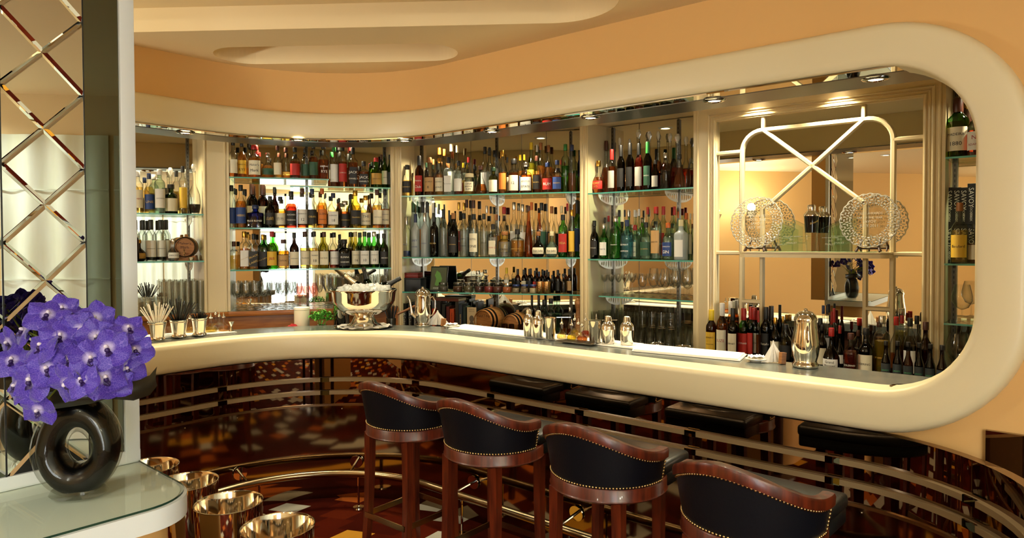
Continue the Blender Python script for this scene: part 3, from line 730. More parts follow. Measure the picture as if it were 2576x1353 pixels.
for b, (x0, x1), nm in ((B1, N1, 'barrel'), (B2, N2, 'whisky'), (B3, N3, 'centre'), (B4, N4, 'right'), (B6, N6, 'books')):
    t = thing('alcove_mirror', 'tall mirror lining the back of the %s alcove' % nm, 'mirror', b.W(0, 0), b.rz)
    obj('mirror', G().box(x0, x1, .26, .268, ZH+.002 if nm in ('barrel', 'whisky') else ZL+.002, 2.57), MIRROR, t, 0)
    g = G()
    for px in {'barrel': (473,), 'whisky': (), 'centre': (1185, 1313, 1375), 'right': (1608,), 'books': ()}[nm]: xx = b.loc(px, 500, .26).x; g.box(xx-.001, xx+.001, .258, .261, .95, 2.57)
    if g.v: obj('seam', g, BLK, t, 0)
# slotted uprights
for b, px, ds in ((B1, 473, 'in the barrel alcove'), (B2, 772, 'left one in the whisky alcove'), (B2, 968, 'right one in the whisky alcove'), (B3, 1061, 'left one in the centre alcove'), (B3, 1250, 'middle one in the centre alcove'), (B3, 1436, 'right one in the centre alcove'), (B4, 1542, 'left one in the right alcove'), (B4, 1707, 'right one in the right alcove'), (B6, 2402, 'in the book alcove')):
    x = b.loc(px, 500, .255).x; g = G().box(x-.011, x+.011, .247, .26, 1.0, 2.56)
    t = tag(obj('shelf_upright', g, BRUSH, None, 0, b.W(0, 0), b.rz), 'slotted metal shelf upright, '+ds, 'shelf upright', 'slotted shelf uprights')
    g = G()
    for k in range(52): g.box(x-.003, x+.003, .2455, .2475, 1.02+.03*k, 1.036+.03*k)
    obj('slots', g, BLK, t, 0)
# bracket: quarter-moon plate with oval holes, standing out from the upright
def bracket_mesh():
    out = [(0, 0), (-.205, 0)]+[(-.205*cos(a), -.072*sin(a)) for a in [pi/2*i/10 for i in range(1, 11)]]
    holes = []
    for k, (y, h) in enumerate(((-.028, .024), (-.062, .024), (-.096, .021), (-.128, .017), (-.157, .012))):
        holes.append([(y+.011*cos(a), -.034*(.9 if k < 3 else .75)+h*sin(a)) for a in [2*pi*i/14 for i in range(14)]])
    g = curve_plate([out]+holes, .004); g.v = [(z, x, y) for x, y, z in g.v]; return g.mesh('bracket', pm('white_bracket', '#E9E7E0', .25, .3), 0)
BRM = bracket_mesh()
SHELVES = {}
def shelf(key, b, x0, x1, px, py, label, y0=.0, brk=(), y1=.25):
    z = b.at(px, py, y0).z; SHELVES[key] = (b, z)
    t = thing('glass_shelf', label, 'shelf', b.W(0, 0), b.rz, 'glass shelves of the back bar')
    obj('glass', G().box(x0, x1, y0+.002, y1, z-.010, z), SHELFG, t, 0)
    obj('front_edge', G().box(x0, x1, y0, y0+.002, z-.010, z), SHELFE, t, 0)
    for q in brk:
        x = b.loc(q, 500, .25).x; o = obj('bracket', BRM, None, t); o.location = (x, .247, z-.011)
    return z
shelf('b1u', B1, *N1, 420, 536.5, 'upper glass shelf in the alcove left of the whisky alcove', brk=(473,))
shelf('b1l', B1, *N1, 420, 657, 'lower glass shelf, carrying the small barrel', brk=(473,))
shelf('b2tl', B2, N2[0], X(B2, 829), 700, 447, 'short top glass shelf at the left of the whisky alcove', brk=())
shelf('b2tr', B2, X(B2, 731), N2[1], 900, 470, 'short top glass shelf at the right of the whisky alcove')
shelf('b2m', B2, *N2, 780, 573, 'middle glass shelf of the whisky alcove')
shelf('b2l', B2, *N2, 780, 676, 'lowest glass shelf of the whisky alcove, above the wine glasses')
shelf('b3u', B3, *N3, 1235, 487, 'upper glass shelf of rum bottles in the centre alcove', brk=(1061, 1250, 1436))
shelf('b3l', B3, *N3, 1235, 647, 'glass shelf of clear spirits in the centre alcove', brk=(1061, 1250, 1436))
shelf('b3j', B3, *N3, 1235, 737, 'low glass shelf of jars in the centre alcove')
shelf('b4u', B4, *N4, 1612, 478, 'upper glass shelf of decanters in the right alcove', brk=(1542, 1707))
shelf('b4l', B4, *N4, 1612, 653, 'glass shelf of gin bottles in the right alcove', brk=(1542, 1707))
shelf('b4g', B4, X(B4, 1506), N4[1], 1625, 750, 'low glass shelf of stemmed glasses in the right alcove', brk=(1560,))
shelf('b6u', B6, *N6, 2410, 393, 'upper glass shelf at the right end of the back bar')
shelf('b6l', B6, *N6, 2410, 663, 'glass shelf of black books at the right end of the back bar')
shelf('b6g', B6, *N6, 2420, 815, 'lowest glass shelf at the right end, with stemmed glasses')
t = thing('back_counter', 'wood edged back counter under the whisky alcove carrying the wine glasses', 'counter')
for b, x0, x1 in ((B1, 0, B1.L), (B2, 0, B2.L)):
    obj('worktop', G().box(x0, x1, -.06, .259, ZH-.03, ZH, M=b.M), ZINC, t, 0); obj('wood_edge', G().rbox(x0, x1, -.075, -.06, ZH-.035, ZH+.002, .005, M=b.M), TEAK, t)
    obj('cupboard', G().box(x0, x1, -.03, .3, 0, ZH-.03, M=b.M), TEAK, t, 0)
t = thing('back_counter', 'low steel back counter under the centre, right and mirror alcoves', 'counter')
for b, y0 in ((B3, -.14), (B4, -.14), (B5, -.52), (B6, -.52)): obj('worktop', G().box(0, b.L, y0, .259 if b is not B5 else .028, ZL-.03, ZL, M=b.M), BRUSH, t, 0); obj('cupboard', G().box(0.01, b.L-.01, y0+.03, .3, 0, ZL-.03, M=b.M), DARKW, t, 0)
# ------------------------------------------------------------------ lattice mirror
YB = .03
t = thing('lattice_mirror', 'large mirror panel with cream arched lattice and crossed bars', 'mirror', B5.W(0, 0), B5.rz)
def q5(px, py, back=YB): v = B5.loc(px, py, back); return Vector((v.x, 0, v.z))
TL, TRr = q5(1806, 306), q5(2325, 247.5)
zt5 = (TL.z+TRr.z)/2; xl5, xr5 = TL.x, TRr.x
obj('mirror', G().box(xl5-.02, xr5+.02, YB, YB+.008, .97, zt5+.02), MIRROR, t, 0)
g = G()
for x0, x1, z0, z1 in ((0.0, xl5, .95, 2.57), (xr5, B5.L, .95, 2.57), (xl5, xr5, zt5, 2.57)): g.box(x0, x1, YB-.03, .06, z0, z1)
for off, r in ((.012, .010), (.032, .007), (.05, .012)):
    g.tube([(xl5-off, 0, .96), (xl5-off, 0, zt5+off), (xr5+off, 0, zt5+off), (xr5+off, 0, .96)], r, 8)
obj('frame', g, JOIN, t, 40)
def bar5(pts, w_=.026, d_=.02):
    g = G(); pts = [Vector((p[0], 0, p[2])) if len(p) == 3 else p for p in pts]
    for i, p in enumerate(pts): pass
    L, Rr = [], []
    for i, p in enumerate(pts):
        a = pts[max(0, i-1)]; b = pts[min(len(pts)-1, i+1)]; d = (b-a).normalized(); n = Vector((-d.z, 0, d.x))*(w_/2); L.append(p+n); Rr.append(p-n)
    y0, y1, y2 = YB, YB-d_*.55, YB-d_
    rows = []
    for l, r in zip(L, Rr):
        c = (l+r)/2; rows.append([(l.x, y0, l.z), (l.x, y1, l.z), (l.lerp(c, .45).x, y2, l.lerp(c, .45).z), (r.lerp(c, .45).x, y2, r.lerp(c, .45).z), (r.x, y1, r.z), (r.x, y0, r.z)])
    g.grid(rows, closed=True); return g
lx, rx = q5(1867, 520).x, q5(2247, 480).x; za = (q5(1921, 328).z+q5(2175, 300).z)/2; xa, xb = q5(1921.6, 310).x, q5(2174, 282).x
def arch():
    r1 = (xa-lx)*.95; r2 = (rx-xb)*.95; rr = min(r1, r2)
    return [Vector((lx, 0, .97)), Vector((lx, 0, 1.4))]+[Vector((lx+rr-rr*cos(a), 0, za-rr+rr*sin(a))) for a in [pi/2*i/8 for i in range(9)]]+[Vector((xa+.02, 0, za)), Vector((xb-.02, 0, za))]+[Vector((rx-rr+rr*sin(a), 0, za-rr+rr*cos(a))) for a in [pi/2*i/8 for i in range(9)]]+[Vector((rx, 0, 1.4)), Vector((rx, 0, .97))]
obj('lattice_bar', bar5(arch(), .028), JOIN, t, 40)
zs5 = (q5(1840, 635).z+q5(2280, 640).z)/2
xs = {k: q5(*k) for k in ((2171, 509), (1931, 519))}
for a, b in (((xa, zt5), (xa, za)), ((xb, zt5), (xb, za)), ((xa, za), (xs[(2171, 509)].x, xs[(2171, 509)].z)), ((xb, za), (xs[(1931, 519)].x, xs[(1931, 519)].z)),
             ((q5(1918, 560).x, q5(1918, 522).z), (q5(1918, 560).x, .97)), ((q5(2178, 560).x, q5(2178, 512).z), (q5(2178, 560).x, .97)),
             ((xl5, q5(1830, 385).z), (lx, q5(1830, 385).z)), ((rx, q5(2290, 348).z), (xr5, q5(2290, 348).z)), ((xl5, zs5), (lx, zs5)), ((rx, zs5), (xr5, zs5)),
             ((lx, q5(1890, 758).z), (q5(1918, 560).x, q5(1890, 758).z)), ((q5(2178, 560).x, q5(2212, 777).z), (rx, q5(2212, 777).z))):
    obj('lattice_bar', bar5([Vector((a[0], 0, a[1])), Vector((b[0], 0, b[1]))]), JOIN, t, 40)
# display shelf on the lattice mirror
sx0, sx1 = q5(1860, 640, -.10).x, q5(2236, 645, -.10).x; ZD = B5.at(2050, 634, -.13).z
t = thing('display_shelf', 'cream shelf with rounded ends across the lattice mirror', 'shelf', B5.W(0, 0), B5.rz)
po = [(sx0, YB-.005)]+[(sx0+.05-.05*cos(a), -.13+.05-.05*sin(a)) for a in [pi/2*i/6 for i in range(7)]]+[(sx1-.05+.05*sin(a), -.08-.05*cos(a)) for a in [pi/2*i/6 for i in range(7)]]+[(sx1, YB-.005)]
obj('board', G().prism(po, ZD-.034, ZD-.012), JOIN, t, 40)
obj('moulded_edge', G().prism([(x, y*1.0) for x, y in po], ZD-.010, ZD), JOIN, t, 40)
obj('glass_sheet', G().box(sx0+.10, sx1-.08, -.115, -.02, ZD, ZD+.004), SHELFG, t, 0)
# ================================================================== bottles
GC = dict(c=('clear', (.95, .97, .95)), g=('green', (.28, .66, .22)), G=('dark green', (.10, .20, .06)), k=('black', (.02, .018, .015)), b=('dark brown', (.20, .085, .03)),
          B=('cobalt blue', (.08, .12, .58)), a=('amber', (.72, .42, .14)), y=('yellow-green', (.62, .62, .26)), t=('pale teal', (.68, .84, .79)), s=('sky blue', (.40, .74, .84)), n=('pale green', (.80, .93, .83)), f=('frosted', None))
LQ = dict(a=('amber', (.90, .63, .26), '#C8802E'), d=('dark amber', (.72, .38, .13), '#84400F'), r=('red', (.70, .22, .09), '#8E2A12'), p=('pale gold', (.96, .82, .46), '#E0B85A'), w=('clear', (.93, .95, .93), '#E8ECE8'),
          k=('dark', (.05, .02, .012), '#1A0C08'), g=('green', (.2, .6, .1), '#4A9A28'), y=('yellow', (.86, .72, .14), '#D8B830'), u=('blue', (.15, .25, .6), '#4A62B0'))
LC = dict(c=('cream', '#E9DFC0'), w=('white', '#EFECE2'), y=('yellow', '#E3B638'), k=('black', '#14110E'), r=('red', '#B3261C'), b=('blue', '#23407E'), g=('dark green', '#28503A'), o=('orange', '#D8792A'), t=('tan', '#C39A62'), s=('silver', '#A9A59A'), e=('gilt', '#B48A3A'), K=('charcoal', '#34393B'), n=None)
CA = dict(k=('black', '#12100E', .4, 0), w=('white', '#E9E6DC', .4, 0), r=('red', '#A81E18', .4, 0), g=('green', '#2A7A34', .4, 0), b=('navy', '#1C2A52', .4, 0), o=('orange', '#CF6420', .4, 0), y=('yellow', '#DDBB22', .4, 0), s=('silver', '#C9C6BE', .2, 1), e=('gilt', '#C29440', .25, 1), t=('wooden', '#9A6232', .5, 0), c=('cream', '#DCCDA0', .4, 0), d=('brown', '#4A2416', .4, 0), G=('dark green', '#16301C', .35, 0), x=None)
FROST = gm('frosted_glass', (.62, .66, .66), .5, .55, '#C9D0CE', .25)
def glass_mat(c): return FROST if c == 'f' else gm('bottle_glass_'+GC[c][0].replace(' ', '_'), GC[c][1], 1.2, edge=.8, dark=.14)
def liq_mat(c): return gm('liquid_'+LQ[c][0].replace(' ', '_'), LQ[c][1], .5, .12, LQ[c][2], edge=.4)
def lab_mat(c): return pm('paper_'+LC[c][0].replace(' ', '_'), LC[c][1], .55)
def cap_mat(c): n, h, r, m = CA[c]; return pm('cap_'+n.replace(' ', '_'), h, r, m)
INK = {'k': pm('ink_black', '#15110D', .5), 'w': pm('ink_white', '#F2EEE2', .5), 'r': pm('ink_red', '#A3211A', .5), 'e': pm('ink_gilt', '#C9A550', .4), 'g': pm('ink_green', '#58B878', .5), 'b': pm('ink_blue', '#22356E', .5)}
# profiles: (z/h, r/R) up to the mouth; then cap start, label zone, squareness
PR = {
 'R': ([(0, .0), (0, .92), (.015, 1), (.53, 1), (.58, .95), (.64, .76), (.69, .50), (.73, .38), (.80, .34), (.89, .33), (.895, .38), (.93, .38)], .86, (.10, .47), None),
 'W': ([(0, .0), (0, .95), (.012, 1), (.60, 1), (.65, .93), (.70, .68), (.75, .44), (.80, .37), (.95, .35), (.96, .39), (.985, .39)], .76, (.10, .50), None),
 'C': ([(0, .0), (0, .95), (.012, 1), (.40, 1), (.48, .93), (.58, .68), (.68, .44), (.78, .36), (.93, .34), (.97, .38)], .84, (.08, .36), None),
 'S': ([(0, .0), (0, .95), (.01, 1), (.66, 1), (.70, .95), (.74, .75), (.77, .48), (.81, .40), (.92, .38), (.96, .42)], .87, (.12, .55), None),
 'V': ([(0, .0), (0, .95), (.01, 1), (.62, .97), (.67, .88), (.71, .62), (.75, .42), (.80, .37), (.94, .36)], .80, (.12, .5), None),
 'Q': ([(0, .0), (0, .93), (.015, 1), (.60, 1), (.645, .95), (.67, .70), (.70, .42), (.74, .32), (.86, .31), (.865, .36), (.9, .36)], .82, (.10, .50), 5),
 'L': ([(0, .0), (0, .93), (.015, 1), (.62, 1), (.67, .93), (.71, .62), (.75, .42), (.81, .36), (.92, .36)], .84, (.08, .5), 5),
 'D': ([(0, .0), (0, .55), (.02, .7), (.10, .92), (.22, 1), (.36, .96), (.48, .74), (.56, .42), (.62, .27), (.74, .23), (.80, .23), (.81, .30), (.84, .30)], .82, (.14, .34), None),
 'A': ([(0, .0), (0, .62), (.03, .78), (.14, .96), (.26, 1), (.40, .9), (.50, .64), (.58, .36), (.66, .28), (.82, .27), (.83, .32), (.88, .32)], .83, (.13, .38), None),
 'B': ([(0, .0), (0, .93), (.02, 1), (.12, .98), (.28, .84), (.42, .62), (.55, .40), (.65, .28), (.85, .25), (.87, .33), (.9, .33)], .86, (.08, .25), None),
 'T': ([(0, .0), (0, .95), (.015, 1), (.25, .90), (.5, .66), (.7, .42), (.85, .32), (.93, .30)], .90, (.06, .2), None),
 'K': ([(0, .0), (0, .93), (.02, 1), (.58, 1), (.64, .93), (.68, .70), (.71, .44), (.74, .40), (.84, .40), (.85, .5), (.88, .5)], .86, (.08, .52), None),
 'P': ([(0, .0), (0, .93), (.015, 1), (.50, 1), (.56, .93), (.64, .66), (.72, .46), (.86, .40), (.90, .42), (.95, .42)], .90, (.20, .50), None),
 'J': ([(0, .0), (0, .92), (.02, 1), (.70, 1), (.77, .95), (.82, .82), (.85, .8), (.93, .8)], .82, (.15, .6), None),
}
def prof_r(pr, u):
    for (a, r), (b, q) in zip(pr[1:], pr[2:]):
        if a <= u <= b and b > a: return r+(q-r)*(u-a)/(b-a)
    return pr[-1][1]
def sqf(a, sq, r):
    if not sq: return 1
    return (abs(cos(a))**sq+abs(sin(a))**sq)**(-1/sq)*.93
def wrap_patch(R, h, pr, z0, z1, half, sq, off, n=10, m=4):
    rows = []
    for j in range(m+1):
        u = z0+(z1-z0)*j/m; r = prof_r(pr, u)*R; row = []
        for i in range(n+1):
            a = -pi/2-half+2*half*i/n; k = sqf(a, sq, r); row.append(((r*k+off)*cos(a), (r*k+off)*sin(a), u*h))
        rows.append(row)
    return G().grid(rows)
def wrap_text(txt, R, h, pr, zc, size, sq, off, g=None, slant=0):
    """lettering bent round the bottle; width limited to the front of it"""
    v, f = text_mesh(txt)
    wd_ = max(p.x for p in v)-min(p.x for p in v)
    size = min(size, 1.55*R/wd_); out = []
    for p in v:
        x, y = p.x*size, zc*h+p.y*size-.35*size+slant*p.x*size; u = y/h; r = prof_r(pr, max(.02, min(.9, u)))*R
        a = -pi/2+x/max(r, .008); k = sqf(a, sq, r); out.append(((r*k+off)*cos(a), (r*k+off)*sin(a), y))
    return (g or G()).add(out, f)
def bottle(pos, rz, h, R, ty, gl, lq, fill, lb, cp, label, group, txt=None, ink='k', name='bottle', cat='bottle'):
    pr, cs, (l0, l1), sq = PR[ty]
    t = thing(name, label, cat, pos, rz, group)
    prz = [(r*R, z*h) for z, r in pr]+[(pr[-1][1]*R*.75, pr[-1][0]*h), (pr[-1][1]*R*.7, pr[-1][0]*h-.006)]
    obj('bottle_glass', G().lathe(prz, 20, sq=sq), glass_mat(gl), t, 50)
    if lq and lq in LQ and fill > 0 and gl not in 'kb':
        top = min(fill, .93); lp = [(0, .012*h+.003)]
        zs_ = [z for z, r in pr[2:] if z < top-.01]+[top]
        for z in zs_: lp.append((max(.002, prof_r(pr, z)*R*.93), max(z*h, .014*h+.003)))
        lp.append((0, top*h)); obj('liquid', G().lathe(lp, 16, sq=sq), liq_mat(lq), t, 50)
    if lb and LC.get(lb):
        g = wrap_patch(R, h, pr, l0, l1, radians(62 if not sq else 40), sq, .0006); lo = obj('label', g, lab_mat(lb), t)
    else: lo = t
    if txt:
        g = G(); ls = txt.split('|'); sp = (l1-l0)*h/(len(ls)+.6)
        for i, s_ in enumerate(ls):
            sl = .0
            if s_.startswith('/'): s_ = s_[1:]; sl = .45
            wrap_text(s_, R, h, pr, l1-(i+.8)*sp/h, min(sp*.95, .03), sq, .0014, g, sl)
        obj('lettering', g, INK[ink], lo, 0)
    if cp == 'X':   # cut glass stopper
        g = G(); z = pr[-1][0]*h; q = pr[-1][1]*R; g.lathe([(q*.6, z-.008), (q*.8, z+.004), (q*1.4, z+.02), (q*1.5, z+.035), (q*.9, z+.055), (0, z+.058)], 8); obj('stopper', g, CRYS, t, 20)
    elif cp in CA and CA[cp]:
        z = cs*h; q = max(prof_r(pr, cs), pr[-1][1])*R+.0012; g = G().lathe([(q, z), (q*1.03, z+.002), (q, h-.003), (q*.92, h), (0, h)], 16); obj('cap', g, cap_mat(cp), t, 40)
    return t
def words_(gl, lq, ty):
    g = GC[gl][0]; sh = {'Q': 'square ', 'D': 'round ', 'A': 'round ', 'B': 'bell ', 'T': 'tall tapered ', 'K': 'stubby '}.get(ty, '')
    if gl in 'cn' and lq in LQ and lq != 'w': g = LQ[lq][0]+' spirit'
    return sh+g
def row_of(key, base_z, data, Z, place, grp):
    """data: one bottle per line - x y_top width type glass liquid fill label cap row [text] [ink]"""
    ox, oy, sc = Z; bb = SHELVES[key] if key in SHELVES else key; b = bb[0]; z = bb[1]
    L = []
    for ln_ in data.strip().split('\n'):
        q = ln_.split(';'); w = q[0].split()
        x, y, wd_ = float(w[0])/sc+ox, float(w[1])/sc+oy, float(w[2])/sc
        L.append((x, y, wd_, w[3], w[4], w[5], float(w[6]), w[7], w[8], w[9], q[1].strip() if len(q) > 1 else None, q[2].strip() if len(q) > 2 else 'k'))
    order = {}
    rk = lambda l: l[9] if l[9] in 'fb' else 'n'
    for r in 'fbn':
        for i, l in enumerate(sorted([l for l in L if rk(l) == r])): order[l] = ordn(i)
    spots = []
    for l in L:
        x, y, wd_, ty, gl, lq, fl, lb, cp, r, txt, ink = l
        dep = {'f': .058, 'b': .188}.get(r, None)
        if dep is None: dep = float(r)
        p = b.at(x, y, dep); R = max(.012, wd_/ppm(p)/2*.97)
        if r in 'fb': R = min(R, .064 if r == 'f' else .056)
        k = 1.06*.98 if ty in 'QL' else 1
        q = b.loc(x, y, dep); spots.append([q.x, dep, R*k, r, p.z-z, ty, atan2(ray(x, y).dot(Vector((b.d.x, b.d.y, 0))), ray(x, y).dot(Vector((-b.d.y, b.d.x, 0))))])
    # settle: bottles slide along the line of sight, then slim down, until none touch
    for it in range(160):
        mv = 0
        for i in range(len(spots)):
            for j in range(i):
                A, B = spots[i], spots[j]; dx, dy = A[0]-B[0], A[1]-B[1]; D = hypot(dx, dy); need = A[2]+B[2]+.0012
                if D < need:
                    mv = 1; s_ = 1 if dy > 0 or (dy == 0 and i % 2) else -1; st = min(.004, (need-D)*.5)
                    if it < 60:
                        for O, sg in ((A, s_), (B, -s_)): O[1] += sg*st; O[0] += sg*st*math.tan(O[6])
                    else: A[2] *= .988; B[2] *= .988
        for O in spots:
            if O[3] in 'fb':
                lo, hi = O[2]+.004, .244-O[2]
                ny = max(lo, min(hi, O[1])); O[0] += (ny-O[1])*math.tan(O[6]); O[1] = ny
        if not mv: break
    for l, sp_ in zip(L, spots):
        x, y, wd_, ty, gl, lq, fl, lb, cp, r, txt, ink = l
        R = sp_[2]/(1.06*.98 if ty in 'QL' else 1)*(1.06 if ty in 'QL' else 1); h = sp_[4]; p = b.W(sp_[0], sp_[1])
        rw = {'f': 'front ', 'b': 'back '}.get(r, '')
        lab = '%s bottle%s%s, %s from left, %s%s' % (words_(gl, lq, ty), ', %s label' % LC[lb][0] if LC.get(lb) else '', ', %s cap' % CA[cp][0] if CA.get(cp) else (', glass stopper' if cp == 'X' else ''), order[l], rw, place)
        rz = b.rz+rs.uniform(-.10, .10)
        bottle(Vector((p.x, p.y, z+.0005)), rz, h, R, ty, gl, lq, fl, lb, cp, lab, grp, txt, ink)
ZA, ZB_, ZC_, ZD_, ZE_, ZF_ = (320, 310, 2.506), (980, 310, 3.47), (1400, 280, 3.3825), (1740, 600, 2.602), (1740, 120, 2.506), (980, 620, 3.1415)
row_of('b1u', 0, '''65 303 62 S c p .62 c w f; PIMM'S;r
137 315 62 R c p .66 b b f; LINIE;e
203 292 66 S n w .70 w w f; CACHACA
275 385 80 K G d .5 c k f
350 270 52 S c p .5 y k f
272 292 66 A c w .1 n X b
420 268 78 A c k .2 n X f''', ZA, 'shelf above the barrel', 'bottles on the shelf above the barrel')
row_of('b1l', 0, '''52 672 40 S b a .5 n k f
72 733 94 A b d .4 e e f; CHAMBORD;e
50 610 58 W c d .3 n k b
98 610 55 W c d .3 w k b
148 608 66 W c k .42 w k .12; VERMOUTH
210 608 66 W c k .40 w k .12; VERMOUTH
245 608 50 W c d .4 w k b
290 728 74 A c w .4 w s f; AMERICANO''', ZA, 'shelf with the barrel', 'bottles beside the small barrel')
row_of('b2tl', 0, '''667 108 58 R c d .4 c k f
722 112 58 R c a .72 y k f; REDEMPTION|RYE
765 120 44 R c a .3 n k b
803 140 80 K c a .6 c r f; Maker's|Mark
822 170 30 R c r .6 n r b
885 185 84 A c a .5 g s f
948 145 52 R c p .45 c d f
1000 152 60 R c a .22 n d f
1057 155 66 R c d .55 r k f
1122 155 62 R c a .2 g k f
1173 130 58 R c d .62 g k f
1237 130 70 R c d .55 n k f; SAZERAC|RYE;w''', ZA, 'short shelf', 'whisky bottles on the short top shelf')
row_of('b2tr', 0, '''1303 143 54 S c d .3 w g f
1332 135 40 S c a .3 n k b
1357 140 56 S c d .60 r k f; LONE ELK;w
1408 135 40 R c d .5 n r b
1422 155 64 L c d .62 k k f; JACK|DANIEL'S;w
1490 240 68 Q c d .6 k k f; JACK|DANIEL'S;w
1543 245 42 R g a .4 n G b
1569 218 74 R g a .6 e r f; GREEN SPOT;k
1602 198 34 R G a .4 n d b
1622 178 42 R g a .7 c k f; JAMESON;k
1655 200 36 R G a .4 k k f''', ZA, 'top right shelf', 'whisky bottles on the top right shelf')
row_of('b2m', 0, '''657 390 56 R c w .4 b k f
676 410 26 R c d .4 n k b
715 390 68 R c a .62 b k f; HIBIKI;e
740 420 28 R c d .5 n k b
785 385 74 W b d .6 c d b; Glenfarclas;r
853 388 74 W b d .6 c d b; Glenfarclas;r
808 515 112 Q B d .5 n b f; BLUE BLEND;w
900 460 66 R k d .6 k k f; 山崎;e
928 403 48 R b d .6 n k b
965 462 70 R c a .6 c k f; 余市
1033 430 72 R c r .66 k k f; AUCHEN|TOSHAN;w
1103 410 66 R c d .3 w d f; BENRIACH|12
1165 415 62 R c p .3 k b f; OBAN;e
1228 412 60 R c a .64 o o f; GLEN|MORANGIE
1250 440 24 R c d .5 n k b
1298 440 70 R c p .5 w b f; GLENLIVET|18
1335 472 40 R b d .5 n k b
1372 488 76 K c d .6 k s f; Dalwhinnie;e
1410 445 28 R G d .5 n k b
1437 425 74 R y p .6 k e f; Glenfiddich;e
1502 455 70 R c p .55 c e f; THE|BALVENIE
1532 445 26 R b d .5 n k b
1575 420 66 R c a .6 c d f; MACALLAN
1625 418 56 R c d .5 c k f; CRAGGAN|MORE''', ZA, 'middle whisky shelf', 'whisky bottles on the middle shelf')
row_of('b2l', 0, '''672 745 56 Q c p .5 n d f
737 682 64 L c a .55 w e f; /GOLD LABEL;e
765 700 26 L c d .5 n e b
797 697 62 L c a .3 k k f; /BLACK|/LABEL;e
855 700 64 L G d .5 k e f; /Blue Label;e
890 760 26 R c d .5 n k b
912 683 66 R g a .7 y r f; J&B;r
983 732 74 R c a .6 t d f; CHIVAS
1052 690 60 R b d .6 c k f; DEWAR'S
1121 682 64 R c p .55 c d f; TALISKER
1178 682 58 R c p .55 c k f; TALISKER|18
1240 685 62 R y p .5 c d f; PORT ELLEN
1303 688 60 R c r .5 w k f; BOWMORE
1342 700 26 R k d .5 n k b
1367 732 74 K k d .6 k k f; BUNNA|HABHAIN;w
1410 685 30 R y d .5 n k b
1438 683 58 R y p .45 c c f; LAGAVULIN|16
1470 690 26 R g d .5 n G b
1496 683 62 R g d .6 w G f; LAPHROAIG|10
1527 690 26 R g d .5 n G b
1556 683 60 R g d .6 w s f; LAPHROAIG|10
1587 695 24 R g d .5 n G b
1618 695 58 R G d .6 k k f; ARDBEG;w''', ZA, 'lowest whisky shelf', 'whisky bottles on the lowest shelf')
row_of('b3u', 0, '''155 365 108 R c p .5 k k f; EL DORADO;e
258 285 80 W b d .6 r k f; Havana|Club;w
320 345 46 R b d .5 n G b
350 300 92 R c d .5 t t f; BACARDI|8
380 318 50 R c a .5 n t b
435 210 72 R c a .45 n o b
477 230 56 R c w .3 n o b
436 305 80 R c p .38 c e f; BACARDI|GOLD
515 295 82 L c w .7 w k f; Flor de Cana
540 180 78 R c w .5 w c b
592 198 66 R c w .5 n c b
603 328 86 R c r .35 w k f
645 345 50 R c p .4 y y b
690 297 56 R c w .4 n r b
697 440 94 J c p .5 c c f; CANA|BRAVA|RUM
740 360 44 R G d .5 n k b
795 372 118 B c d .35 n d f
832 205 76 R c w .5 w k b
872 218 56 R c w .5 n k b
918 235 84 R c w .6 k k b; PLANTATION;w
906 385 84 K y d .5 c G f
970 250 30 R c d .5 n e b
988 238 74 R c a .5 o e f
1027 298 46 R c d .5 c k b
1085 312 98 K c d .6 c k f; 12
1140 275 58 R c a .6 b y b
1176 275 46 R c d .6 y y b
1192 345 108 K c d .6 w s f; APPLETON|ESTATE
1236 172 74 R n y .6 y y b; J. WRAY;k
1286 185 50 R n y .6 y w b
1286 285 78 R c d .5 k d f; ZACAPA;e
1320 175 74 R c a .55 n t b
1387 190 72 R c a .55 n t b
1378 345 94 R c d .5 r b f; RUM;w
1462 325 84 R c d .5 b b f; PUSSER'S;e
1497 320 30 R c r .5 n r b
1535 180 78 S n g .55 n g f; LEBLON;k
1592 190 70 S c d .4 n b f
1655 235 30 S B d .4 n k b''', ZB_, 'rum shelf', 'rum bottles on the upper centre shelf')
row_of('b3l', 0, '''147 815 76 V c u .15 n s f; CIROC;b
207 680 66 V f w .5 n G b
238 685 48 V f w .5 n G b
287 685 80 V f w .5 o k b
328 685 46 V f w .5 n k b
226 792 76 V f w .5 n b f; GREY|GOOSE;b
307 783 76 V f w .5 n s f; BELVEDERE;b
380 697 58 V f w .5 n w b
417 700 40 V f w .5 n w b
388 783 82 V k w .5 n k f; BELUGA;e
470 750 80 V c w .6 n k f
520 760 40 V k w .5 n k b
557 783 92 R k w .5 k t f; ZUBROWKA;e
605 690 58 R c w .5 r e b; STOLI;w
646 695 40 R c w .5 n e b
648 785 80 S c w .6 n k f; RUSSIAN|STANDARD;k
673 665 66 R c w .5 n d b
733 672 78 R c w .5 n d b
735 793 84 S c w .6 c k f; KETEL|ONE;k
823 790 70 S c w .6 n k f; Chase;k
848 722 50 R c w .5 n s b
883 725 44 R c w .5 n k b
903 880 80 L c w .6 c k f; DON Q;r
932 798 76 R c a .5 n t b
1000 730 88 R c p .5 y r b; CUERVO;r
1004 945 118 K c w .6 n t f; PATRON;k
1086 690 74 R c w .6 w s b
1161 708 70 R c w .6 w s b
1117 925 108 Q c a .6 n k f; HERRADURA;e
1213 720 84 T a a .7 n d f
1240 690 62 R c w .5 n o b
1327 695 86 R c w .5 g k b
1416 725 72 R c w .5 t t b
1500 722 60 R c w .5 w c b
1299 945 118 A b a .6 c t f; Don Julio
1416 945 110 A t w .6 c c f; Don Julio
1514 798 84 S g g .5 r k f; VIDA;y
1552 700 48 R c r .5 r r b
1590 755 60 S c p .5 y e f
1637 670 64 W g g .5 b k b'''.replace(';y', ';e'), ZB_, 'clear spirits shelf', 'bottles on the lower centre shelf')
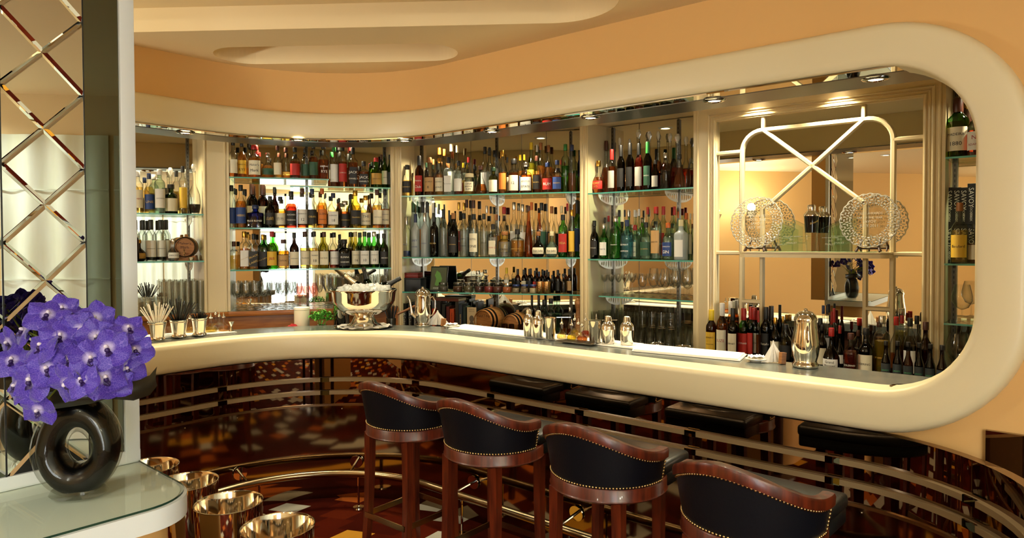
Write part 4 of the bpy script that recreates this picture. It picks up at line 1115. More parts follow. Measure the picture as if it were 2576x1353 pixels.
row_of('b4u', 0, '''248 420 122 A c a .55 n d f
357 415 146 A c d .5 r e f; REMY|XO;e
423 250 96 A c d .5 n d b
470 325 70 W c d .6 s r f
548 290 72 W k d .6 k k f
538 232 60 A c a .4 n X b
625 272 74 W k d .6 k k f
622 245 56 A c a .4 n X b
697 158 96 A c r .5 n X b
790 176 88 A c d .5 n X b
702 275 74 W c r .7 s k f
776 260 72 W G r .7 g g f; COCCHI;w
843 415 68 R b d .5 s k f
866 175 70 A c d .5 n X b
928 355 94 R c k .5 n s f
965 195 84 A c d .3 n X b
1028 215 108 A c r .4 n X b
1102 225 84 A c r .4 n X b
1045 365 108 B c d .4 n k f''', ZC_, 'decanter shelf', 'bottles and decanters on the upper right shelf')
row_of('b4l', 0, '''238 1018 88 K k w .5 c k f; HENDRICK'S|GIN
303 900 46 R n w .5 n g b
322 930 78 R k w .5 k k f; REYNOLDS;w
358 900 38 R k w .5 n k b
403 955 76 R g w .6 w s f; Tanqueray
443 888 46 R n w .5 n r b
412 905 34 R n w .5 n k b
502 893 92 S g w .6 n s f; TANQUERAY;w
534 840 58 R g w .5 n k b
580 840 38 R n w .5 n k b
600 925 92 L s w .6 n b f; BOMBAY|SAPPHIRE;w
612 835 40 R c w .5 n s b
665 840 44 R n w .5 n w b
668 965 84 L n w .6 c r f; BOMBAY|DRY GIN;k
702 832 52 R n w .5 n w b
762 945 100 R n w .6 g k f; OLD SMITH;e
777 815 56 R c w .5 n r b
848 812 92 S n w .6 t r f; GENEVER;k
910 810 76 L n w .5 r r b; BEEFEATER;w
950 948 100 R n w .6 b o f; PLYMOUTH|GIN;w
1003 812 58 L n w .5 n r b
1035 850 30 R n w .5 n o b
1060 923 104 L f w .5 w c f
1105 865 66 R n w .5 n o b
1140 870 30 S n w .5 w w b''', ZC_, 'gin shelf', 'gin bottles on the lower right shelf')
row_of((B5, ZL), 0, '''130 467 74 W b d .6 y y -.02; AMARO|ANGOSTURA
200 420 74 W a p .6 c w -.05; SUZE;r
252 412 50 W a p .6 n w -.045
270 455 64 W G d .6 c k -.12; FERNET
341 455 74 W g d .6 r r -.03; CYNAR;w
385 445 40 W g d .5 r r -.045
411 458 72 W k d .6 w r -.04; COCCHI
437 470 30 W c d .5 n r -.045
487 450 70 W k d .6 k k -.04; Ratafia;w
525 445 40 W k d .6 n k -.045
547 515 60 R c p .4 c e -.05
598 510 46 R c p .4 n e -.045
615 560 78 R c k .4 k k -.08
862 440 44 R c w .5 b b -.045
888 437 32 R c w .5 w k -.045
932 455 36 W k d .5 n r -.045
918 480 40 W c d .5 b r -.045
842 520 70 R b d .5 t k -.06
855 560 60 R b d .5 c k -.12
915 585 106 D b d .5 w r -.28; Grand|Marnier
970 570 56 D b d .5 w r -.10
1042 615 94 R c r .6 n d -.28; SOLERNO;w
1090 600 50 R b r .6 n d -.12
1142 588 100 R k d .6 c k -.28; HEERING
1195 570 40 R b d .5 n k -.14
1247 507 96 S c y .6 n s -.24; ST-GERMAIN;e
1340 512 74 R c d .4 n r -.16
1377 502 56 R c d .4 n r -.05
1430 520 78 R c k .55 w k -.16
1475 505 70 R c d .5 n k -.05
1532 545 84 R b d .6 n d -.14''', ZD_, 'by lattice mirror', 'bottles in front of the lattice mirror')
row_of((B5, ZL), 0, '''1272 670 58 P b k .6 K k -.42; SAVOY;g
1348 672 58 P b k .6 K k -.42; SAVOY;g
1418 678 60 P b k .6 K k -.45; SAVOY;g
1490 683 58 P b k .6 K k -.45; SAVOY;g
1563 690 62 P b k .6 K k -.47; SAVOY;g
1640 698 64 P b k .6 K k -.49; SAVOY;g''', ZD_, 'little row at counter end', 'small dark beer bottles behind the counter end')
row_of('b6u', 0, '''1680 318 130 W g d .6 c d .06; MADEIRA|1880
1700 303 60 R c d .3 n e .19
1748 333 60 R c r .4 w y .12; ADAM'S
1790 370 90 R c r .5 w r .05; N|ADAM'S;r''', ZE_, 'top shelf at right end', 'bottles on the right end top shelf')
row_of('b6l', 0, '''1690 978 98 R c p .55 y t .02; Boulard
1785 1110 80 R c a .5 c k .05''', ZE_, 'book shelf at right end', 'bottles in front of the black books')
# ================================================================== things on the zinc counter
ZK = 1.0965
def kat(px, py): return atz(px, py, ZK)+Vector((0, 0, .0004))
def hgt(p, py, px=None):
    """height of the sight line of row py above p"""
    q, _ = None, None
    d = ray(px if px is not None else CX+F*p.x/p.y, py); t = (Vector((p.x, p.y, 0)).to_2d().length)/d.to_2d().length
    return (EYE+d*t).z-p.z
def wid(p, px): return px/ppm(p)
fold = [0]
def napkin(name, pts, th, label, cat='napkin', mat=LINEN, group=None):
    """folded cloth: layered slabs with soft edges, corner points given on the counter"""
    c = sum(pts, Vector())/len(pts); t = thing(name, label, cat, c, 0, group); 
    for k in range(2):
        g = G(); rows = []; f = 1-.03*k
        q = [(p-c)*f for p in pts]
        for i in range(13):
            u = i/12; a = q[0].lerp(q[1], u); b = q[3].lerp(q[2], u)
            rows.append([a.lerp(b, j/6)+Vector((0, 0, th*(k+1)/2+.0012*sin(7*u+j*1.3+k*2)*(0 < j < 6))) for j in range(7)])
        n0 = len(rows[0]); g.grid(rows)
        rim = [rows[i][0] for i in range(13)]+[rows[12][j] for j in range(1, 7)]+[rows[i][6] for i in range(11, -1, -1)]+[rows[0][j] for j in range(5, 0, -1)]
        g.grid([rim, [Vector((v.x*1.006, v.y*1.006, th*k/2+.0005)) for v in rim]], closed=True)
        obj('cloth_layer', g, mat, t, 50)
    return t
napkin('bar_cloth', [kat(330, 858), kat(596, 836), kat(560, 830), kat(345, 846)], .006, 'white bar cloth under the silver straw cups at the left', 'cloth')
napkin('bar_cloth', [kat(1128, 827), kat(1600, 879), kat(1628, 868), kat(1165, 817)], .008, 'long white folded cloth under the shakers', 'cloth')
napkin('bar_cloth', [kat(1590, 884), kat(1860, 909), kat(1878, 893), kat(1600, 868)], .012, 'thick white folded cloth right of the shakers', 'cloth')
# silver straw cups
def beaker(loc, h, r, label, grp, dents=True):
    t = thing('silver_beaker', label, 'beaker', loc, 0, grp)
    obj('cup', G().lathe([(0, .004), (r*.72, .004), (r*.80, 0), (r*.86, .004), (r*.72, .012), (r*.70, .018), (r*.97, h-.004), (r*1.02, h), (r*.98, h), (r*.9, h-.01), (r*.62, .02), (0, .02)], 32), SILVER, t, 50)
    obj('band', G().lathe([(r*.955, h-.016), (r*.985, h-.014), (r*.985, h-.011), (r*.96, h-.009)], 32), STEEL, t); return t
MSTR = {'w': pm('white_straw', '#EDE6D4', .35), 'k': pm('black_straw', '#0C0B0A', .35)}
for i, (px, py, pt, w_, col, n, L, lab) in enumerate(((396, 857, 809, 44, 'w', 26, .205, 'silver beaker full of white straws'), (450, 850, 804, 44, 'k', 32, .215, 'silver beaker full of long black straws'), (502, 845, 799, 40, 'k', 30, .125, 'silver beaker with short black straws'))):
    p = kat(px, py); p.z += .0065; r = wid(p, w_)/2; h = hgt(p, pt, px)
    beaker(p, h, r*1.0, lab, 'silver straw beakers')
    g0 = G().tube([(0, 0, 0), (0, 0, L)], .0031, 7, caps=False); me = g0.mesh('straw', MSTR[col])
    for k in range(n):
        a = 2.4*k; q = r*.78*sqrt((k+.5)/n); bx = Vector((-.45*q*cos(a), -.45*q*sin(a), .021)); tx = Vector((q*cos(a)*1.0, q*sin(a)*1.0, h)); d = (tx-bx).normalized()
        o = obj('straw', me, None); o.location = p+bx; o.rotation_euler = d.to_track_quat('Z', 'Y').to_euler(); o.scale = (1, 1, rs.uniform(.93, 1.04))
        tag(o, '%s straw standing in %s' % ({'w': 'thin white', 'k': 'thin black' if i == 1 else 'short black'}[col], lab.replace('full of ', 'of ').replace('with ', 'of ')), 'straw', 'straws in the ' + lab)
# cut glass dash bottles
def dasher(p, h, r, lq, label, grp):
    t = thing('dash_bottle', label, 'bottle', p, 0, grp)
    obj('glass', G().lathe([(0, 0), (r*.8, 0), (r*.95, .004), (r, h*.12), (r*.96, h*.2), (r*.7, h*.28), (r*.36, h*.37), (r*.27, h*.48), (r*.25, h*.68), (r*.34, h*.70), (r*.32, h*.72), (r*.2, h*.72)], 24), GLASSD, t, 40)
    obj('liquid', G().lathe([(0, .004), (r*.86, .005), (r*.93, h*.12), (r*.88, h*.19), (r*.66, h*.25), (0, h*.25)], 20), liq_mat(lq), t, 40)
    obj('dasher_top', G().lathe([(r*.3, h*.70), (r*.36, h*.72), (r*.36, h*.77), (r*.2, h*.80), (r*.11, h*.86), (r*.16, h*.88), (r*.10, h*.91), (r*.05, h), (0, h)], 16), SILVER, t, 40)
    g = G()
    for k in range(12): a = 2*pi*k/12; g.ball((r*.93*cos(a), r*.93*sin(a), h*.10), r*.16, 6, 4, (1, 1, 1.6))
    obj('cut_facets', g, GLASSD, t, 60)
LN = {'p': 'pale gold', 'a': 'amber', 'r': 'red', 'y': 'yellow', 'd': 'dark', 'w': 'clear'}
def dashers(L, zr, lift, place, grp):
    for i, (px, py, pt, w_, lq) in enumerate(L):
        p = kat(px, py); p.z += lift; dasher(p, hgt(p, pt, px), wid(p, w_)/2, lq, 'glass dash bottle of %s bitters, %s from the left, %s' % (LN[lq], ordn(i), place), grp)
dashers([(478, 838, 787, 24, 'p'), (531, 837, 787, 30, 'y'), (543, 830, 776, 24, 'p'), (552, 831, 783, 24, 'd'), (563, 834, 785, 28, 'a')], 0, .007, 'beside the straw beakers', 'dash bottles by the straws')
SE = (1326, 846)
t0 = atz(1455, 864, ZK)
tr_ = thing('dash_bottle_tray', 'small dark tray under the middle dash bottles', 'tray', t0+Vector((0, 0, .0085)), atan2(U.y, U.x)); obj('plate', G().rbox(-.125, .125, -.055, .055, 0, .004, .002), BRUSH, tr_)
dashers([(1413, 858, 800, 25, 'p'), (1438, 861, 803, 25, 'y'), (1446, 851, 788, 22, 'y'), (1455, 854, 801, 22, 'p'), (1464, 864, 806, 28, 'd'), (1473, 852, 788, 22, 'r'), (1500, 856, 789, 20, 'r')], 0, .013, 'between the shakers', 'dash bottles between the shakers')
def shaker(px, py, pt, w_, label):
    p = kat(px, py); p.z += .0088; h = hgt(p, pt, px); r = wid(p, w_)/2
    t = thing('cocktail_shaker', label, 'shaker', p, 0, 'cobbler shakers on the counter')
    obj('body', G().lathe([(0, .002), (r*.80, 0), (r*.84, .004), (r*.92, h*.2), (r*.985, h*.44), (r, h*.505)], 32), SILVER, t, 50)
    obj('shoulder', G().lathe([(r*1.02, h*.50), (r*1.03, h*.515), (r*1.0, h*.53), (r*.985, h*.60), (r*.9, h*.68), (r*.7, h*.75), (r*.52, h*.78), (r*.50, h*.80)], 32), SILVER, t, 50)
    obj('lid', G().lathe([(r*.53, h*.79), (r*.54, h*.805), (r*.50, h*.82), (r*.47, h*.93), (r*.40, h*.975), (r*.2, h*.995), (0, h)], 28), SILVER, t, 50)
for a in ((1330, 849, 776, 28, 'silver shaker, leftmost in the row on the cloth'), (1354, 853, 780, 30, 'silver shaker, second from the left on the cloth'), (1530, 868, 793, 36, 'silver shaker just right of the right mixing cup'), (1577, 871, 794, 36, 'silver shaker, rightmost on the cloth')): shaker(*a)
def mixcup(px, py, pt, w_, label):
    p = kat(px, py); p.z += .0088; h = hgt(p, pt, px); r = wid(p, w_)/2
    t = thing('mixing_cup', label, 'cup', p, 0, 'steel mixing cups with strainers')
    obj('cup', G().lathe([(0, .003), (r*.74, 0), (r*.78, .004), (r*.97, h-.003), (r, h), (r*.96, h), (r*.75, .008), (0, .008)], 32), STEEL, t, 50)
    o = thing('cocktail_strainer', 'flat steel strainer resting on the '+label, 'strainer', p+Vector((0, 0, h+.0004)))
    g = G().lathe([(0, 0), (r*1.08, .0), (r*1.12, .002), (0, .004)], 28); g.prism([(r, -.008), (r+.085, -.006), (r+.09, .0), (r+.085, .006), (r, .008)], .001, .004); obj('disc', g, STEEL, o)
mixcup(1385, 856, 799, 30, 'left mixing cup beside the shakers'); mixcup(1497, 866, 806, 36, 'right mixing cup beside the dash bottles')
# silver pots
def coffee_pot(px, py, pt, w_, label, kind):
    p = kat(px, py); h = hgt(p, pt, px); r = wid(p, w_)/2; t = thing('silver_jug' if kind else 'coffee_pot', label, 'jug' if kind else 'coffee pot', p, 0)
    if kind: pr = [(0, .002), (r*.86, 0), (r*.94, .004), (r*.96, .014), (r*.84, .022), (r*.8, .03), (r*.92, h*.2), (r*1.0, h*.32), (r*.98, h*.45), (r*.85, h*.62), (r*.79, h*.76), (r*.80, h*.81)]
    else: pr = [(0, .002), (r*.92, 0), (r*.99, .005), (r*.97, .012), (r*.7, .02), (r*.68, .028), (r*.88, h*.18), (r*1.0, h*.34), (r*.99, h*.55), (r*.94, h*.74), (r*.96, h*.765)]
    obj('body', G().lathe(pr, 40), SILVER, t, 50)
    z1 = pr[-1][1]; q = pr[-1][0]
    obj('lid', G().lathe([(q*1.04, z1-.004), (q*1.06, z1+.004), (q*1.0, z1+.01), (q*.92, z1+(h-z1)*.42), (q*.6, z1+(h-z1)*.68), (q*.2, z1+(h-z1)*.78), (q*.12, z1+(h-z1)*.84), (q*.2, z1+(h-z1)*.92), (0, h)], 32), SILVER, t, 50)
    if kind:
        # broad spout facing the viewer and a looped handle behind
        g = G(); g.tube([Vector((-.2*r, -r*.78, h*.30)), Vector((-.22*r, -r*1.06, h*.38)), Vector((-.24*r, -r*1.02, h*.56)), Vector((-.26*r, -r*.98, h*.70)), Vector((-.28*r, -r*1.12, h*.79))], [r*.16, r*.24, r*.17, r*.13, r*.15], 12); obj('spout', g, SILVER, t, 60)
        obj('handle', G().tube([Vector((r*.5, r*.7, h*.74)), Vector((r*.9, r*1.3, h*.70)), Vector((r*.95, r*1.4, h*.45)), Vector((r*.55, r*.8, h*.28))], r*.10, 8), SILVER, t, 60)
    else:
        g = G(); g.tube([Vector((-r*.85, 0, h*.22)), Vector((-r*1.35, 0, h*.30)), Vector((-r*1.5, 0, h*.48)), Vector((-r*1.65, 0, h*.66)), Vector((-r*1.95, 0, h*.76))], [r*.26, r*.22, r*.15, r*.11, r*.09], 10); obj('spout', g, SILVER, t, 60)
        obj('handle', G().tube([Vector((r*.9, 0, h*.70)), Vector((r*1.25, 0, h*.74)), Vector((r*1.55, 0, h*.64)), Vector((r*1.55, 0, h*.45)), Vector((r*1.2, 0, h*.28)), Vector((r*.9, 0, h*.26))], r*.09, 8), SILVER, t, 60)
coffee_pot(1064, 820, 720, 40, 'silver coffee pot with curved spout beside the ice bowl', 0)
coffee_pot(2026, 923, 775, 66, 'tall silver lidded jug on the right part of the counter', 1)
# napkin pyramids in wooden holders, saucers
def napkin_stand(px, py, pt, w_, label, lw):
    p = kat(px, py); h = hgt(p, pt, px); r = wid(p, w_)/2
    t = thing('napkin_pyramid', 'white napkins fanned to a peak, '+label, 'napkins', p, 0)
    for k in range(5):
        f = (k-2)/2; g = G(); rows = []
        for i in range(7):
            u = i/6; rows.append([Vector((r*(.9*f*(1-u)+.02*f)+(q/4-.5)*r*.75*(1-u*.85), (.25-.5*abs(f))*r*.6*(1-u)+(.012*r)*((q % 2)*2-1), .002+h*u*(1-.12*abs(f)))) for q in range(5)])
        g.grid(rows); obj('napkin', g, LINEN, t, 80)
    o = thing('napkin_holder', 'small ribbed wooden block beside the napkins '+label, 'holder', p+Vector((r*.62, -r*.75, 0)), .5)
    g = G()
    for k in range(7): g.rbox(-.016+.0046*k-.002, -.016+.0046*k+.002, -.010, .010, 0, h*.52, .001, 1, M=Matrix.Rotation(.12, 4, 'Y'))
    obj('slat_block', g, OAKB, o, 30)
napkin_stand(1101, 818, 781, 52, 'beside the coffee pot', 0); napkin_stand(1945, 912, 857, 50, 'left of the tall jug', 0)
def saucer(px, py, w_, label):
    p = kat(px, py); r = wid(p, w_)/2; t = thing('saucer', 'white saucer '+label, 'saucer', p)
    obj('dish', G().lathe([(0, .002), (r*.55, 0), (r*.6, .003), (r*.95, .013), (r, .015), (r*.94, .0165), (r*.55, .006), (0, .005)], 32), PORC, t, 50)
    g = G(); rows = [[Vector((r*.75*(i/6-.5)*2*(.9+.1*sin(j*2.1)), r*.65*(j/6-.5)*2*(.9+.1*sin(i*1.7)), .018+.010*sin(i*1.3+j*.9)**2)) for j in range(7)] for i in range(7)]
    g.grid(rows); rows2 = [[v*.98-Vector((0, 0, .008)) for v in r_] for r_ in rows]; g.grid(rows2)
    o = obj('folded_napkin', g, LINEN, None, 60, p+Vector((0, 0, .004))); tag(o, 'crumpled white napkin on the saucer '+label, 'napkin')
saucer(1137, 824, 42, 'next to the napkin pyramid by the coffee pot'); saucer(1903, 909, 56, 'left of the tall jug')
# ice bowl on its tray
p = kat(916, 823); R_ = wid(p, 165)/2; hb = hgt(p, 727, 916)
t = thing('silver_tray', 'round silver tray under the ice bowl', 'tray', p); rt_ = wid(p, 146)/2
obj('plate', G().lathe([(0, .001), (rt_*.8, 0), (rt_*.95, .004), (rt_, .009), (rt_*.97, .010), (rt_*.8, .004), (0, .004)], 40), SILVER, t, 50)
pb = p+Vector((0, 0, .0105)); hb -= .0105
g = G(); 
for k in range(10):
    a = 2*pi*k/10+.2; g.grid([[Vector((rt_*(.45+.45*u/3)*cos(a+.36*(v/3-.5)*2*.8), rt_*(.45+.45*u/3)*sin(a+.36*(v/3-.5)*2*.8), .002+.009*sin(1.6*u+v+k)**2)) for v in range(4)] for u in range(4)])
o = tag(obj('tray_napkin', g, LINEN, None, 60, p+Vector((0, 0, .005))), 'white napkin spread under the foot of the ice bowl', 'napkin')
t = thing('ice_bowl', 'large footed silver bowl full of ice and bottles', 'bowl', pb)
r = R_
obj('bowl', G().lathe([(r*.28, hb*.29), (r*.52, hb*.33), (r*.80, hb*.48), (r*.93, hb*.68), (r*.965, hb*.93), (r*1.0, hb*.97), (r*1.0, hb), (r*.95, hb*.985), (r*.91, hb*.7), (r*.77, hb*.52), (r*.5, hb*.38), (0, hb*.35)], 48), SILVER, t, 60)
obj('foot', G().lathe([(0, .002), (r*.50, 0), (r*.52, hb*.03), (r*.47, hb*.06), (r*.40, hb*.09), (r*.33, hb*.2), (r*.29, hb*.27), (r*.36, hb*.30), (r*.2, hb*.32)], 40), SILVER, t, 60)
g0 = G().rbox(-.016, .016, -.016, .016, -.014, .014, .004); me = g0.mesh('ice_cube', ICE)
me2 = G().ball((0, 0, 0), 1, 20, 12, (r*.88, r*.88, hb*.16))
tag(obj('crushed_ice', me2, ICE, None, 60, pb+Vector((0, 0, hb*.87))), 'bed of ice in the silver bowl', 'ice', kind='stuff')
for k in range(34):
    a = 2.4*k; q = r*.80*sqrt((k+.5)/34); o = obj('ice_cube', me, None); o.location = pb+Vector((q*cos(a), q*sin(a), hb*.87+hb*.15*sqrt(max(0, 1-(q/(r*.9))**2))+.008+.006*(k % 3))); o.rotation_euler = (k*1.1, k*.7, k*1.9)
    tag(o, 'clear ice cube heaped in the silver bowl among the bottle necks', 'ice cube', 'ice cubes in the bowl')
def champ(px, py, tipx, tipy, gl, foil, label, txt=None):
    zc = pb.z+hb*.80; a = atz(px, py, zc+.05); b_ = aty(tipx, tipy, a.y+.02); d = (b_-a).normalized(); L = .30
    t = thing('champagne_bottle', label, 'bottle', b_-d*L, 0, 'bottles chilling in the ice bowl'); t.rotation_euler = d.to_track_quat('Z', 'Y').to_euler()
    R0 = .041; obj('bottle_glass', G().lathe([(0, 0), (R0, 0), (R0, L*.46), (R0*.9, L*.56), (R0*.6, L*.66), (R0*.38, L*.78), (R0*.33, L*.95), (0, L*.95)], 20), glass_mat(gl), t, 50)
    lo = obj('foil', G().lathe([(R0*.62, L*.665), (R0*.42, L*.78), (R0*.37, L*.9), (R0*.42, L*.905), (R0*.42, L*.94), (R0*.36, L), (0, L)], 18), foil, t, 50)
    if txt:
        v, f = text_mesh(txt); g = G(); g.add([((R0*.43+.001)*cos(-pi/2+q.y*.02/R0/.43), (R0*.43+.001)*sin(-pi/2+q.y*.02/R0/.43), L*.80-q.x*.02) for q in v], f); obj('lettering', g, INK['w'], lo, 0)
champ(905, 722, 868, 692, 'G', pm('pale_foil', '#B8A684', .3, .8), 'champagne bottle with pale foil leaning left out of the ice')
champ(925, 715, 914, 672, 'G', BLK, 'champagne bottle with black foil standing upright in the ice', 'CHAMPAGNE')
champ(965, 722, 1008, 699, 'G', BLK, 'champagne bottle with black foil leaning right out of the ice', 'BRUT')
# behind the counter: raspberries, candle, mint, tin, black straws, wooden handle, drip mat
ZS = 1.02
t = thing('station_shelf', 'dark service shelf behind the left part of the counter', 'shelf')
sgs = [s for s in SCT if -2.9 < s < .25]
g = G(); g.grid([[P3(s, -.47, ZS-.03), P3(s, -.74, ZS-.03), P3(s, -.74, ZS), P3(s, -.47, ZS)] for s in sgs], closed=True); obj('shelf_top', g, BRUSH, t, 30)
g = G(); g.grid([[P3(s, -.72, 0), P3(s, -.735, 0), P3(s, -.735, ZS-.03), P3(s, -.72, ZS-.03)] for s in sgs], closed=True); obj('front_panel', g, DARKW, t, 30)
def sat(px, py): return atz(px, py, ZS)+Vector((0, 0, .0005))
def onS(px, s_d=-.58):
    d = ray(px, 800); best = None
    for i in range(400):
        s = -3+3.2*i/400; q = P2(s, s_d); e = abs(q.x*d.y-q.y*d.x)/d.to_2d().length
        if best is None or e < best[0]: best = (e, q)
    return Vector((best[1].x, best[1].y, ZS+.0005))
p = onS(737, -.53)
t = thing('berry_dish', 'small white dish heaped with raspberries behind the counter', 'dish', p); obj('dish', G().lathe([(0, 0), (.03, 0), (.06, .035), (.063, .04), (.056, .038), (.028, .008), (0, .008)], 24), PORC, t)
rb = G()
for k in range(26): 
    z = -1+2*(k+.5)/26; a = k*2.4; q = sqrt(1-z*z); rb.ball((.0085*q*cos(a), .0085*q*sin(a), .009*z), .0034, 6, 4)
rme = rb.mesh('raspberry', RUBY)
for k in range(22):
    a = 2.4*k; q = .05*sqrt((k+.5)/22); o = obj('raspberry', rme, None); o.location = p+Vector((q*cos(a), q*sin(a), .047+.032*(1-q/.05)+.004*(k % 2))); o.rotation_euler = (k, k*2, 0)
    tag(o, 'ripe red raspberry heaped in the small white dish', 'raspberry', 'raspberries in the dish')
p = onS(760, -.62); hh = hgt(p, 772, 760)
t = thing('white_jar', 'milky white cylindrical jar beside the raspberries', 'jar', p); obj('jar_body', G().lathe([(0, 0), (.052, 0), (.055, .005), (.055, hh*.88), (.05, hh*.9)], 28), pm('milky_glass', '#E6DDBE', .25), t); obj('lid', G().lathe([(.053, hh*.9), (.056, hh*.905), (.056, hh*.98), (.05, hh), (0, hh)], 28), pm('milky_lid', '#EDE6D0', .4), t)
def mint(p, R0, h0, label):
    t = thing('mint_pot', label, 'plant', p); obj('pot', G().lathe([(0, 0), (.03, 0), (.038, .07), (.034, .07), (.028, .006), (0, .006)], 20), STEEL, t)
    g = G(); r_ = random.Random(5)
    for k in range(150):
        a = r_.uniform(0, 2*pi); b = r_.uniform(-.3, 1); q = R0*r_.uniform(.5, 1); c = Vector((q*cos(a)*sqrt(max(0, 1-b*b)), q*sin(a)*sqrt(max(0, 1-b*b))*.8, .07+h0*.45+q*b*h0/R0*.5))
        M = TR(c) @ Matrix.Rotation(r_.uniform(0, 6.3), 4, 'Z') @ Matrix.Rotation(r_.uniform(-1, .6), 4, 'X'); L = r_.uniform(.018, .03)
        g.add([(0, 0, 0), (-L*.4, L*.35, .004), (-L*.33, L*.75, .002), (0, L, -.004), (L*.33, L*.75, .002), (L*.4, L*.35, .004), (0, L*.5, -.003)], [(0, 6, 1), (1, 6, 2), (2, 6, 3), (3, 6, 4), (4, 6, 5), (5, 6, 0)], 0, M)
    obj('leaves', g, LEAF, t, 0); g = G()
    for k in range(9): a = 2.4*k; g.tube([(.01*cos(a), .01*sin(a), .04), (R0*.5*cos(a), R0*.4*sin(a), .07+h0*.5)], .0018, 5)
    obj('stems', g, LEAF, t)
mint(onS(808, -.56), .095, .12, 'bushy fresh mint in a steel pot behind the counter')
p = onS(858, -.58); hh = hgt(p, 768, 858)
t = thing('steel_tin', 'brushed steel tin half hidden behind the ice bowl', 'tin', p); obj('tin', G().lathe([(0, 0), (.058, 0), (.06, .004), (.06, hh-.004), (.062, hh), (.056, hh), (.056, .01), (0, .01)], 28), STEEL, t)
p = onS(983, -.56); hh = hgt(p, 800, 983)
t = thing('black_cup', 'dark cup holding black straws right of the ice bowl', 'cup', p); obj('cup', G().lathe([(0, 0), (.03, 0), (.036, hh), (.032, hh), (.026, .006), (0, .006)], 20), BRUSH, t)
me = G().tube([(0, 0, 0), (0, 0, .20)], .0028, 7, caps=False).mesh('straw', MSTR['k'])
for k in range(18):
    a = 2.4*k; q = .027*sqrt((k+.5)/18); bx = Vector((-.4*q*cos(a), -.4*q*sin(a), .008)); tx = Vector((q*cos(a), q*sin(a), hh)); o = obj('straw', me, None); o.location = p+bx; o.rotation_euler = (tx-bx).normalized().to_track_quat('Z', 'Y').to_euler()
    tag(o, 'black straw in the dark cup right of the ice bowl', 'straw', 'straws in the dark cup')
a = atz(1000, 790, 1.13); b_ = aty(1042, 771, a.y+.02)
g = G().tube([a, b_], [.009, .011], 10); tag(obj('wooden_muddler', g.ball(b_, .012, 10, 6), pm('pale_wood', '#8A5A34', .4), None, 60), 'wooden muddler handle sticking out between ice bowl and coffee pot', 'muddler')
t = tag(obj('bar_mat', G().rbox(-.2, .2, -.05, .05, 0, .012, .004), BLK, None, 30, onS(668, -.56), atan2(-U.y, -U.x)*0+.2), 'black ribbed bar mat behind the counter', 'mat')
p = kat(433, 846); p.z += .007
t = thing('shot_glass', 'small clear tumbler between the straw beakers', 'glass', kat(425, 848)+Vector((0, 0, .007))); obj('glass', G().lathe([(0, 0), (.024, 0), (.028, .06), (.026, .06), (.022, .008), (0, .008)], 24), GLASSD, t)
t = thing('jigger', 'small silver jigger right of the dash bottles', 'jigger', kat(582, 835)+Vector((0, 0, .007))); obj('cone', G().lathe([(0, .002), (.016, 0), (.005, .03), (.019, .062), (.017, .062), (0, .034)], 24), SILVER, t)
p = kat(2290, 978); t = thing('steel_saucer', 'small steel dish at the right end of the counter front', 'dish', kat(2285, 977)); obj('dish', G().lathe([(0, .001), (.05, 0), (.066, .004), (.064, .005), (0, .003)], 28), STEEL, t)
# ================================================================== glassware
def glass_proto(kind):
    h, r = {'wine': (.205, .035), 'tallwine': (.225, .038), 'flute': (.23, .026), 'tumbler': (.095, .038), 'highball': (.155, .031), 'coupe': (.15, .045), 'balloon': (.205, .05), 'small': (.15, .032)}[kind]
    g = G()
    if kind in ('tumbler', 'highball'): g.lathe([(0, 0), (r*.86, 0), (r*.9, .003), (r, h), (r*.95, h), (r*.86, .012), (0, .012)], 18)
    else:
        st, w_ = {'wine': (.46, .55), 'tallwine': (.46, .5), 'flute': (.32, .7), 'coupe': (.66, .05), 'balloon': (.34, .35), 'small': (.45, .55)}[kind]
        foot = r*(.95 if kind != 'balloon' else .75)
        bowl = {'coupe': [(0, .66), (.5, .70), (.9, .80), (1, 1)], 'flute': [(0, .32), (.6, .38), (.95, .55), (1, .72), (.93, 1)], 'balloon': [(0, .34), (.6, .40), (1, .58), (1, .70), (.72, 1)]}.get(kind, [(0, st), (.6, st+.05), (.95, st+.2), (1, st+.3), (.86, 1)])
        pr = [(0, 0), (foot, 0), (foot, .002), (.008, .008), (.0035, .02), (.0035, h*(st-.03))]+[(max(.0036, b*r), u*h) for b, u in bowl]
        g.lathe(pr, 18); g.lathe([(max(.001, b*r*.96), u*h+.0015) for b, u in bowl], 18)
    return g.mesh(kind+'_glass', GLASSD, 50)
GP = {k: glass_proto(k) for k in ('wine', 'tallwine', 'flute', 'tumbler', 'highball', 'coupe', 'balloon', 'small')}
GN = {'wine': 'wine_glass', 'tallwine': 'wine_glass', 'flute': 'champagne_flute', 'tumbler': 'tumbler', 'highball': 'highball_glass', 'coupe': 'coupe_glass', 'balloon': 'brandy_balloon', 'small': 'wine_glass'}
PINK = gm('pink_glass', (.985, .90, .885), 1.1, edge=.7)
def glasses(b, z, kind, px0, px1, n, dep, desc, grp, sc=1, mat=None, sx=1):
    for i in range(n):
        px = px0+(px1-px0)*(i+.5)/n; p = b.at(px, 700, dep+rs.uniform(-.003, .003)); p.z = z+.0005
        o = obj(GN[kind], GP[kind], None); o.location = p; o.scale = (sc*sx,)*2+(sc*rs.uniform(.98, 1.02),)
        if mat: o.material_slots[0].link = 'OBJECT'; o.material_slots[0].material = mat
        tag(o, '%s, %s from the left' % (desc, ordn(i)), 'glass', grp)
zb = B2, ZH
glasses(B2, ZH, 'wine', 583, 745, 7, .02, 'clear wine glass in the front row under the whisky shelves', 'wine glasses')
glasses(B2, ZH, 'wine', 588, 750, 7, .10, 'clear wine glass in the middle row under the whisky shelves', 'wine glasses')
glasses(B2, ZH, 'wine', 582, 760, 8, .19, 'clear wine glass in the back row under the whisky shelves', 'wine glasses')
